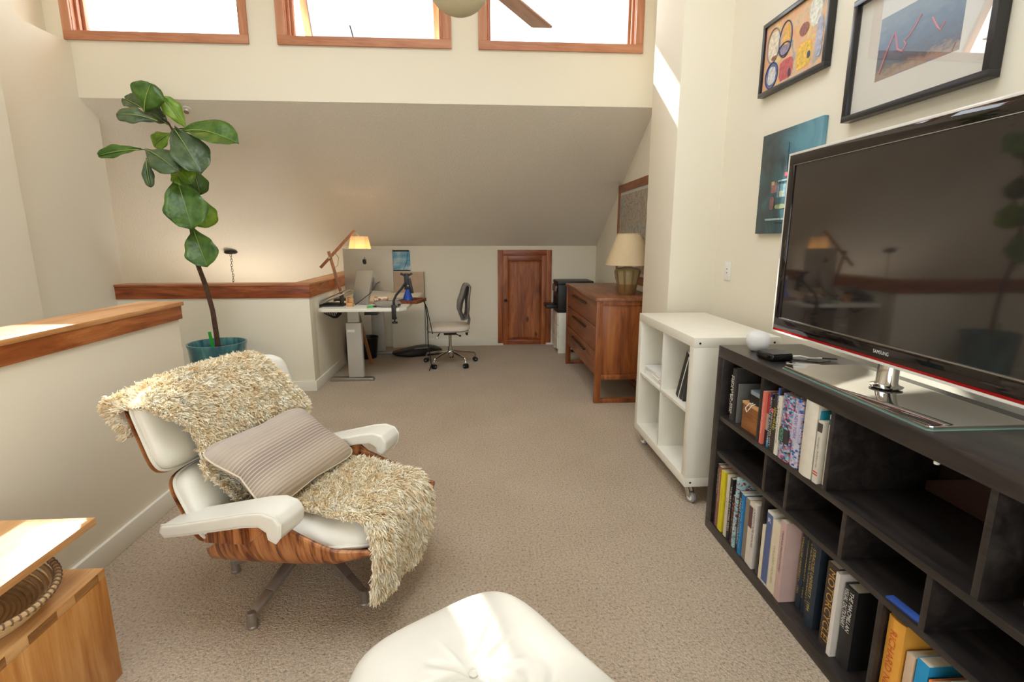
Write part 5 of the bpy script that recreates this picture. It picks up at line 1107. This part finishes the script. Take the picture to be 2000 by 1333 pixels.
P = [(0.0, 0.018), (0.010, 0.022), (0.020, 0.016), (0.0165, 0.009), (0.015, 0.001), (0.018, -0.006), (0.0225, -0.009), (0.018, -0.020), (0.010, -0.029), (0.0, -0.026), (-0.010, -0.029), (-0.019, -0.018), (-0.0235, 0.0), (-0.020, 0.014), (-0.011, 0.022)]
f.prism([(x, z) for x, z in P], 'y', -0.001, 0.001); f.build('logo_body', 'blackp', lg)
f = MB(); f.prism([(0.0, 0.024), (0.001, 0.034), (0.010, 0.040), (0.009, 0.030)], 'y', -0.001, 0.001); f.build('logo_leaf', 'blackp', lg)
MB().tube([(0.16, -0.035, 0.22), (0.14, -0.06, 0.20), (0.12, -0.12, 0.12), (0.06, -0.20, 0.05), (0.0, -0.22, 0.006)], 0.004, 6).build('power_cord', 'blackp', t, smooth=True)
# articulated wooden lamp, lit
t = thing('desk_lamp', 'articulated wooden desk lamp with a glowing pleated shade', 'lamp', (-1.42, 5.47, DZ))
MB().lathe([(0.0, 0.0), (0.085, 0.0), (0.088, 0.012), (0.08, 0.018), (0.0, 0.02)], n=28).build('base', 'blackm', t, smooth=True)
MB().beam((0.0, 0.0, 0.018), (-0.105, -0.02, 0.505), 0.026, 0.030).build('post', 'ash', t, bevel=0.003)
MB().beam((-0.19, -0.045, 0.340), (0.175, -0.045, 0.715), 0.022, 0.028).build('boom', 'ash', t, bevel=0.003)
MB().cyl((-0.09, -0.07, 0.440), (-0.09, 0.0, 0.440), 0.011).build('pivot', 'alu', t)
MB().tube([(-0.04, -0.05, 0.50), (0.0, -0.05, 0.44), (-0.02, -0.03, 0.36), (-0.05, -0.03, 0.34), (-0.055, -0.03, 0.26), (-0.03, -0.02, 0.15), (-0.01, 0.03, 0.03)], 0.0028, 6).build('cord', pm('grey cord', (120, 112, 100), 0.6), t, smooth=True)
shm = bpy.data.materials.new('translucent cream shade'); shm.use_nodes = True; nt = shm.node_tree; nt.nodes.clear()
o_ = nt.nodes.new('ShaderNodeOutputMaterial'); mx = nt.nodes.new('ShaderNodeMixShader'); df = nt.nodes.new('ShaderNodeBsdfDiffuse'); tl = nt.nodes.new('ShaderNodeBsdfTranslucent'); nz = nt.nodes.new('ShaderNodeTexNoise'); nz.inputs['Scale'].default_value = 200
cr = ramp(nt, nz.outputs['Fac'], [(0.3, (240, 222, 190)), (0.7, (248, 234, 206))]); nt.links.new(cr, df.inputs['Color']); nt.links.new(cr, tl.inputs['Color']); mx.inputs[0].default_value = 0.5
nt.links.new(df.outputs[0], mx.inputs[1]); nt.links.new(tl.outputs[0], mx.inputs[2]); nt.links.new(mx.outputs[0], o_.inputs[0])
SC = Vector((0.215, -0.03, 0.50))
f = MB(); k = 6
prof = [(0.118, 0.0), (0.085, 0.155)]
vs_ = []
for r_, z_ in prof:
    for j in range(k): a = R(60 * j + 15); vs_.append((SC.x + r_ * math.cos(a), SC.y + r_ * math.sin(a), SC.z + z_))
f.add(vs_, [(j, (j + 1) % k, k + (j + 1) % k, k + j) for j in range(k)]); f.build('shade', shm, t, solid=0.0015)
MB().tube([(0.165, -0.045, 0.705), (0.20, -0.035, 0.68), (SC.x, SC.y, 0.655)], 0.005, 6).build('shade_hook', 'alu', t, smooth=True)
f = MB()
for a in (15, 135, 255): f.tube([(SC.x, SC.y, 0.652), (SC.x + 0.084 * math.cos(R(a)), SC.y + 0.084 * math.sin(R(a)), 0.652)], 0.002, 5)
f.build('spider', 'alu', t)
MB().sphere((SC.x, SC.y, SC.z + 0.075), 0.026, 16, 10).build('bulb', emit('warm bulb', (255, 196, 120), 3.0), t, smooth=True)
ld = bpy.data.lights.new('lamp_glow', 'POINT'); ld.energy = 1.6; ld.color = (1.0, 0.66, 0.33); ld.shadow_soft_size = 0.03; lo = bpy.data.objects.new('lamp_glow', ld); COL.objects.link(lo); lo.location = Vector((-1.42, 5.47, DZ)) + SC + Vector((0, 0, 0.03))
# laptop on a raised stand
t = thing('laptop', 'silver laptop tilted on a black stand at the left of the desk', 'laptop', (-1.375, 5.02, DZ), R(-2))
f = MB(); f.prism([(-0.13, 0.0), (0.10, 0.0), (0.10, 0.01), (-0.02, 0.02), (-0.12, 0.02)], 'y', -0.10, 0.10); f.build('stand', 'blackp', t, bevel=0.003)
MB().beam((-0.10, 0.0, 0.03), (0.125, 0.0, 0.128), 0.24, 0.010).build('keyboard_deck', 'alu', t, bevel=0.002); MB().beam((-0.11, 0.0, 0.052), (0.115, 0.0, 0.154), 0.24, 0.007).build('lid', 'alu', t, bevel=0.002)
MB().obox((0.05, 0.05, 0.05), (0.012, 0.10, 0.08)).build('stand_leg', 'blackp', t)
t = thing('wooden_holder', 'small peach wooden holder behind the laptop', 'holder', (-1.215, 4.93, DZ))
MB().box(-0.03, 0.03, -0.02, 0.02, 0.0004, 0.036).build('base', 'oak_y', t, bevel=0.002); MB().box(-0.03, -0.018, -0.02, 0.02, 0.0362, 0.085).build('upright', 'oak_y', t, bevel=0.002); MB().box(-0.03, 0.03, 0.0202, 0.034, 0.0, 0.075).build('back', 'oak_y', t, bevel=0.002)
# clutter on the desk
for i, (x, y, w_, l_, h_, c, rz, lab) in enumerate([(-0.96, 4.98, .10, .15, .012, (214, 200, 180), 12, 'cream notepad lying beside the computer foot'), (-0.87, 5.05, .12, .17, .020, (206, 150, 112), -8, 'orange brown notebook on the desk'), (-0.80, 5.42, .11, .15, .028, (226, 216, 202), 5, 'spiral notebook with white pages on the desk'), (-0.965, 5.0, .09, .13, .010, (120, 70, 60), -15, 'small red-brown pocket book on the cream notepad')]):
    z_ = DZ + 0.0004 + (0.0124 if i == 3 else 0)
    nb = thing('notebook', lab, 'notebook', (x, y, z_), R(rz), 'notebooks on the desk')
    MB().box(-w_ / 2, w_ / 2, -l_ / 2, l_ / 2, 0, 0.002).build('cover', pm('notebook cover %d' % i, c, .6), nb); MB().box(-w_ / 2 + .002, w_ / 2 - .002, -l_ / 2 + .002, l_ / 2 - .002, 0.002, h_ - 0.002).build('pages', 'paper', nb); MB().box(-w_ / 2, w_ / 2, -l_ / 2, l_ / 2, h_ - 0.002, h_).build('cover', pm('notebook cover %d' % i, c, .6), nb)
    if i == 2:
        cb = MB().tube([(0, 0.014 * math.cos(a), 0.0165 + 0.0145 * math.sin(a)) for a in [2 * math.pi * j / 8 for j in range(9)]], 0.0016, 5, cap=False).build('spiral_ring', 'blackm', nb, loc=(-w_ / 2 + .01, -l_ / 2, 0))
        for q in range(1, 8): o = cb.copy(); COL.objects.link(o); o.location.x = -w_ / 2 + .01 + q * .0125
t = thing('rolled_magazine', 'rolled-up magazine lying on the desk', 'magazine', (-0.905, 5.10, DZ + 0.047))
MB().tube([(-0.11, 0, 0), (0.02, -0.01, 0)], 0.026, 16).build('roll', cells('rolled print', [(226, 196, 160), (206, 150, 110), (236, 226, 210), (150, 90, 70)], 40), t, smooth=True)
t = thing('pencil_pouch', 'grey fabric zip pouch on the front of the desk', 'pouch', (-0.845, 4.865, DZ))
f = MB(); cushion(f, 0.122, 0.052, 0.030, 3.5, lambda p, q, h: (p, q, 0.032 + h), 10, 48, bottom=0.031, puff=.5); f.build('body', pm('grey canvas', (150, 142, 130), .9, var=.1, vscale=80), t, smooth=True, angle=80)
MB().tube([(-0.10, -0.02, 0.058), (0.0, -0.02, 0.064), (0.10, -0.02, 0.058)], 0.0022, 5).build('zip', pm('zip tape', (110, 104, 96), .7), t, smooth=True); MB().box(0.095, 0.120, -0.045, -0.043, 0.015, 0.034).build('zip_pull', 'blackp', t)
t = thing('highlighter', 'short green highlighter on the desk', 'pen', (-0.995, 4.81, DZ + 0.011), R(20))
MB().cyl((-0.035, 0, 0), (0.02, 0, 0), 0.0105).build('barrel', pm('bright green plastic', (70, 180, 60), .4), t, smooth=True); MB().cyl((0.02, 0, 0), (0.05, 0, 0), 0.0085).build('cap', 'blackp', t, smooth=True)
tag(MB().box(-0.06, 0.06, -0.035, 0.035, 0, 0.002).build('paper_slip', 'paper', loc=(-0.96, 4.785, DZ + 0.0004), rot=(0, 0, R(4))), 'white paper slip at the front edge of the desk', 'paper')
t = thing('wooden_tray', 'dark wooden tray overhanging the right side of the desk', 'tray', (-0.665, 5.22, DZ), R(-14))
MB().box(-0.10, 0.10, -0.14, 0.14, 0.0004, 0.010).build('tray_bottom', 'dress_f', t)
for a in ((-0.10, 0.10, -0.14, -0.13), (-0.10, 0.10, 0.13, 0.14), (-0.10, -0.09, -0.13, 0.13), (0.09, 0.10, -0.13, 0.13)): MB().box(*a, 0.010, 0.034).build('tray_side', 'dress_f', t)
t = thing('blue_flask', 'blue conical bottle standing in the tray', 'bottle', (-0.70, 5.17, DZ + 0.0104))
MB().lathe([(0.0, 0), (0.052, 0.0), (0.055, 0.008), (0.045, 0.05), (0.020, 0.12), (0.016, 0.14), (0.016, 0.20), (0.020, 0.205), (0.0, 0.206)], n=30).build('body', pm('cobalt blue plastic', (24, 74, 170), .25), t, smooth=True)
MB().lathe([(0.0, 0.2062), (0.018, 0.2062), (0.017, 0.24), (0.0, 0.242)], n=20).build('cap', 'white', t, smooth=True)
# phone holder clamped on the desk edge
t = thing('phone_holder', 'black gooseneck phone holder clamped to the desk edge', 'phone holder', (-0.775, 4.752, DZ))
f = MB(); f.box(-0.020, 0.020, -0.020, -0.006, -0.10, 0.035).box(-0.020, 0.020, -0.006, 0.04, 0.0006, 0.020).box(-0.020, 0.020, -0.006, 0.035, -0.10, -0.085); f.build('clamp', 'blackp', t, bevel=0.003)
MB().cyl((0, 0.012, -0.125), (0, 0.012, -0.035), 0.006).build('screw', 'blackm', t); MB().lathe([(0.0, -0.14), (0.026, -0.14), (0.028, -0.134), (0.026, -0.126), (0.0, -0.126)], (0, 0.012, 0), n=16).build('screw_knob', 'blackp', t, smooth=True)
MB().tube([(0, 0.0, 0.02), (0.0, 0.0, 0.07), (0.02, 0.03, 0.12), (0.07, 0.07, 0.18), (0.10, 0.09, 0.23)], 0.011, 10).build('gooseneck', 'blackp', t, smooth=True)
f = MB(); f.obox((0.112, 0.10, 0.24), (0.045, 0.02, 0.15)); f.obox((0.078, 0.09, 0.306), (0.04, 0.03, 0.02), (0, R(25), 0)); f.obox((0.148, 0.09, 0.306), (0.04, 0.03, 0.02), (0, R(-25), 0)); f.obox((0.148, 0.09, 0.20), (0.03, 0.03, 0.14), (0, R(-10), 0)); f.build('grip', 'blackp', t, bevel=0.003)
MB().sphere((0.125, 0.085, 0.20), 0.010, 12, 8).build('joint', 'alu', t, smooth=True)
t = thing('headphone_cord', 'dark strap hanging from the right side of the desk', 'strap', (-0.553, 5.23, 0.0))
MB().tube([(0.0, 0, DZ + 0.02), (0.015, 0.03, DZ - 0.04), (0.03, 0.06, 0.55), (0.025, 0.08, 0.30), (0.05, 0.10, 0.06), (0.03, 0.06, 0.006)], 0.006, 6).build('strap', 'blackp', t, smooth=True)
MB().tube([(0.0, 0, DZ + 0.018), (0.03, 0.02, DZ - 0.06), (0.06, 0.05, 0.50), (0.075, 0.06, 0.40)], 0.005, 6).build('strap', 'blackp', t, smooth=True)
# things along the knee wall behind the desk
t = thing('poster_board', 'tall beige poster board leaning on the knee wall behind the desk', 'board', (-0.885, 6.50, 0), rot=(R(-3), 0, 0))
MB().box(-0.205, 0.205, 0.0, 0.012, 0.62, 0.968).build('upper_sheet', pm('beige board', (196, 172, 146), .7), t, bevel=.001); MB().box(-0.21, 0.21, 0.0124, 0.024, 0.0, 0.97).build('backing_board', 'wall', t, bevel=.001)
MB().box(0.206, 0.212, 0.0, 0.0122, 0.0, 0.97).build('edge_strip', pm('dark green edge', (60, 72, 68), .5), t)
t = thing('hanging_print', 'blue sky poster hanging from a black rod on the knee wall', 'poster', (-1.09, 6.598, 0.985))
MB().cyl((-0.24, -0.012, 0.242), (0.235, -0.012, 0.242), 0.009, n=12).build('rod', 'blackm', t, smooth=True)
bm_, bnt, bb_ = base_mat('sky print'); v = coords(bnt, (6, 6, 9)); nz = N(bnt, 'ShaderNodeTexNoise', Scale=1.0, Detail=5.0); bnt.links.new(v, nz.inputs['Vector']); bnt.links.new(ramp(bnt, nz.outputs['Fac'], [(0.35, (96, 154, 190)), (0.5, (134, 186, 210)), (0.65, (214, 228, 232))]), bb_.inputs['Base Color']); bb_.inputs['Roughness'].default_value = .6
MB().box(-0.20, 0.245, -0.006, -0.003, 0.0, 0.236).build('print', bm_, t); MB().box(-0.20, 0.245, -0.009, -0.002, -0.006, 0.002).build('hem', 'blackm', t)
MB().tube([(0.22, -0.013, 0.236), (0.205, -0.012, 0.12), (0.16, -0.010, 0.01)], 0.0018, 5).build('string', 'blackp', t)
# under the desk
t = thing('waste_bin', 'black waste bin under the desk', 'bin', (-1.30, 5.98, 0))
f = MB(); f.lathe([(0.0, 0.004), (0.10, 0.004), (0.125, 0.24), (0.132, 0.245), (0.132, 0.25), (0.122, 0.25), (0.097, 0.012), (0.0, 0.012)], n=28); f.build('body', 'blackp', t, smooth=True, angle=50); MB().lathe([(0.0, 0), (0.09, 0.0), (0.09, 0.004), (0, 0.004)], n=24).build('base', 'blackp', t)
tag(MB().beam((-1.315, 5.68, 0.55), (-1.19, 5.64, 0.0), 0.034, 0.026).build('wooden_prop', 'ash', bevel=.002), 'slanted wooden stick leaning under the desk', 'stick')
o = bpy.data.objects['wooden_prop']
t = thing('closed_umbrella', 'brown closed umbrella standing in the corner under the desk', 'umbrella', (-1.44, 5.72, 0))
MB().lathe([(0.0, 0), (0.012, 0.0), (0.030, 0.03), (0.046, 0.12), (0.040, 0.30), (0.030, 0.40), (0.010, 0.41)], n=12).build('folded_canopy', pm('dark brown cloth', (74, 42, 30), .8, var=.2, vscale=50), t, smooth=True); MB().cyl((0, 0, 0.40), (0, 0, 0.60), 0.006).build('shaft', 'alu', t); MB().cyl((0, 0, 0.60), (0, 0, 0.66), 0.012).build('grip', 'blackp', t)
t = thing('black_bag', 'flat black bag lying on the carpet under the desk edge', 'bag', (-0.735, 6.09, 0), R(9))
f = MB(); cushion(f, 0.30, 0.125, 0.052, 2.8, lambda p, q, h: (p, q + 0.03 * math.sin(p * 9), 0.040 + h * (1 + 0.35 * math.sin(p * 8 + 1))), 12, 56, bottom=0.039, puff=.5); f.build('body', pm('black nylon', (26, 22, 22), .5, var=.2, vscale=30), t, smooth=True, angle=80)
f = MB(); cushion(f, 0.10, 0.035, 0.010, 2.5, lambda p, q, h: (p + 0.05, q - 0.07 + p * .2, 0.094 + h), 6, 30, bottom=0.003); f.build('flap', pm('grey mesh', (120, 122, 120), .5), t, smooth=True)
tag(MB().box(-0.09, 0.09, -0.02, 0.02, 0, 0.018).build('wood_offcut', 'oak_y', loc=(-0.95, 6.44, 0.0), bevel=.002), 'light wood offcut on the carpet before the poster board', 'wood block')

# ---- office chair
t = thing('office_chair', 'armless swivel office chair with chrome base and pale seat', 'office chair', (-0.315, 5.62, 0), R(5))
MB().cyl((0, 0, 0.085), (0, 0, 0.20), 0.026).build('hub', 'chrome', t, smooth=True); MB().cyl((0, 0, 0.20), (0, 0, 0.345), 0.016).build('gas_column', 'chrome', t, smooth=True)
cast = None
for k in range(5):
    a = R(-58 + 72 * k); d_ = Vector((math.cos(a), math.sin(a), 0))
    lg = MB().tube([d_ * 0.015 + Vector((0, 0, .145)), d_ * 0.15 + Vector((0, 0, .125)), d_ * 0.275 + Vector((0, 0, .105)), d_ * 0.290 + Vector((0, 0, .085)), d_ * 0.290 + Vector((0, 0, .05))], [0.016, 0.014, 0.012, 0.010, 0.009], 10).build('base_leg', 'chrome', t, smooth=True)
    c = d_ * 0.290; sd = Vector((-d_.y, d_.x, 0))
    f = MB()
    for s in (-1, 1): f.cyl(tuple(c + sd * s * 0.006 + Vector((0, 0, .0262))), tuple(c + sd * s * 0.022 + Vector((0, 0, .0262))), 0.026, n=18)
    f.build('caster', 'rubber', lg, smooth=True, angle=40)
    MB().cyl(tuple(c - sd * .024 + Vector((0, 0, .0262))), tuple(c + sd * .024 + Vector((0, 0, .0262))), 0.008, n=10).build('axle', 'alu', lg)
MB().box(-0.07, 0.07, -0.06, 0.06, 0.335, 0.385).build('tilt_mechanism', 'blackp', t, bevel=.01)
MB().tube([(0.05, -0.05, 0.35), (0.10, -0.10, 0.335)], 0.005, 6).build('lever', 'blackm', t); MB().sphere((0.105, -0.105, 0.333), 0.012, 10, 8).build('lever_knob', 'blackp', t, smooth=True)
MB().tube([(-0.10, -0.08, 0.39), (-0.14, -0.12, 0.33)], 0.006, 6).build('lever', 'blackm', t); MB().sphere((-0.142, -0.125, 0.322), 0.018, 12, 8).build('lever_knob', 'white', t, smooth=True)
seatm = pm('pale taupe upholstery', (206, 194, 178), .8, var=.06, vscale=40)
f = MB(); cushion(f, 0.235, 0.225, 0.050, 4.2, lambda p, q, h: (p - 0.02, q, 0.405 + h * (1 + 0.06 * math.sin(q * 60)) + 0.25 * max(0, p - 0.14) ** 2 * 6), 12, 64, bottom=0.012, puff=.4); f.build('seat', seatm, t, smooth=True, angle=80)
MB().box(-0.24, 0.20, -0.20, 0.20, 0.386, 0.396).build('seat_pan', pm('grey pan', (170, 166, 158), .4), t, bevel=.004)
# looped mesh back, seen edge on
gm = pm('grey mesh fabric', (150, 146, 140), .6, var=.1, vscale=150); fr_ = pm('grey back frame', (126, 122, 118), .4, .3)
def loop(front):
    if front: return [(0.16, .515), (0.135, .60), (0.15, .69), (0.178, .76), (0.195, .83), (0.205, .875), (0.222, .888)]
    return [(0.16, .515), (0.205, .535), (0.222, .62), (0.222, .72), (0.232, .80), (0.238, .86), (0.222, .888)]
for fr in (True, False):
    P = loop(fr)
    f = MB()
    def bk(i, j, P=P, fr=fr):
        s_ = i * (len(P) - 1); k = min(int(s_), len(P) - 2); u = s_ - k; x = P[k][0] * (1 - u) + P[k + 1][0] * u; z = P[k][1] * (1 - u) + P[k + 1][1] * u; y = (j - .5) * 0.40 * (0.80 + 0.2 * math.sin(math.pi * min(1, i * 1.1)))
        return (x - (0.05 if fr else 0.03) * (abs(y) / 0.2) ** 2, y, z)
    f.grid(bk, 26, 13); f.build('back_mesh', gm, t, smooth=True, solid=.004)
    for s in (0.0, 1.0): MB().tube([bk(i / 20, s) for i in range(21)], 0.009, 8).build('back_frame', fr_, t, smooth=True)
MB().tube([(0.14, 0, 0.38), (0.20, 0, 0.41), (0.215, 0, 0.50), (0.20, 0, 0.56)], 0.016, 10).build('back_support', fr_, t, smooth=True)
MB().tube([(0.17, -0.06, 0.40), (0.175, -0.06, 0.34), (0.185, -0.06, 0.33), (0.195, -0.06, 0.40)], 0.007, 8).build('back_adjuster', 'blackm', t, smooth=True)
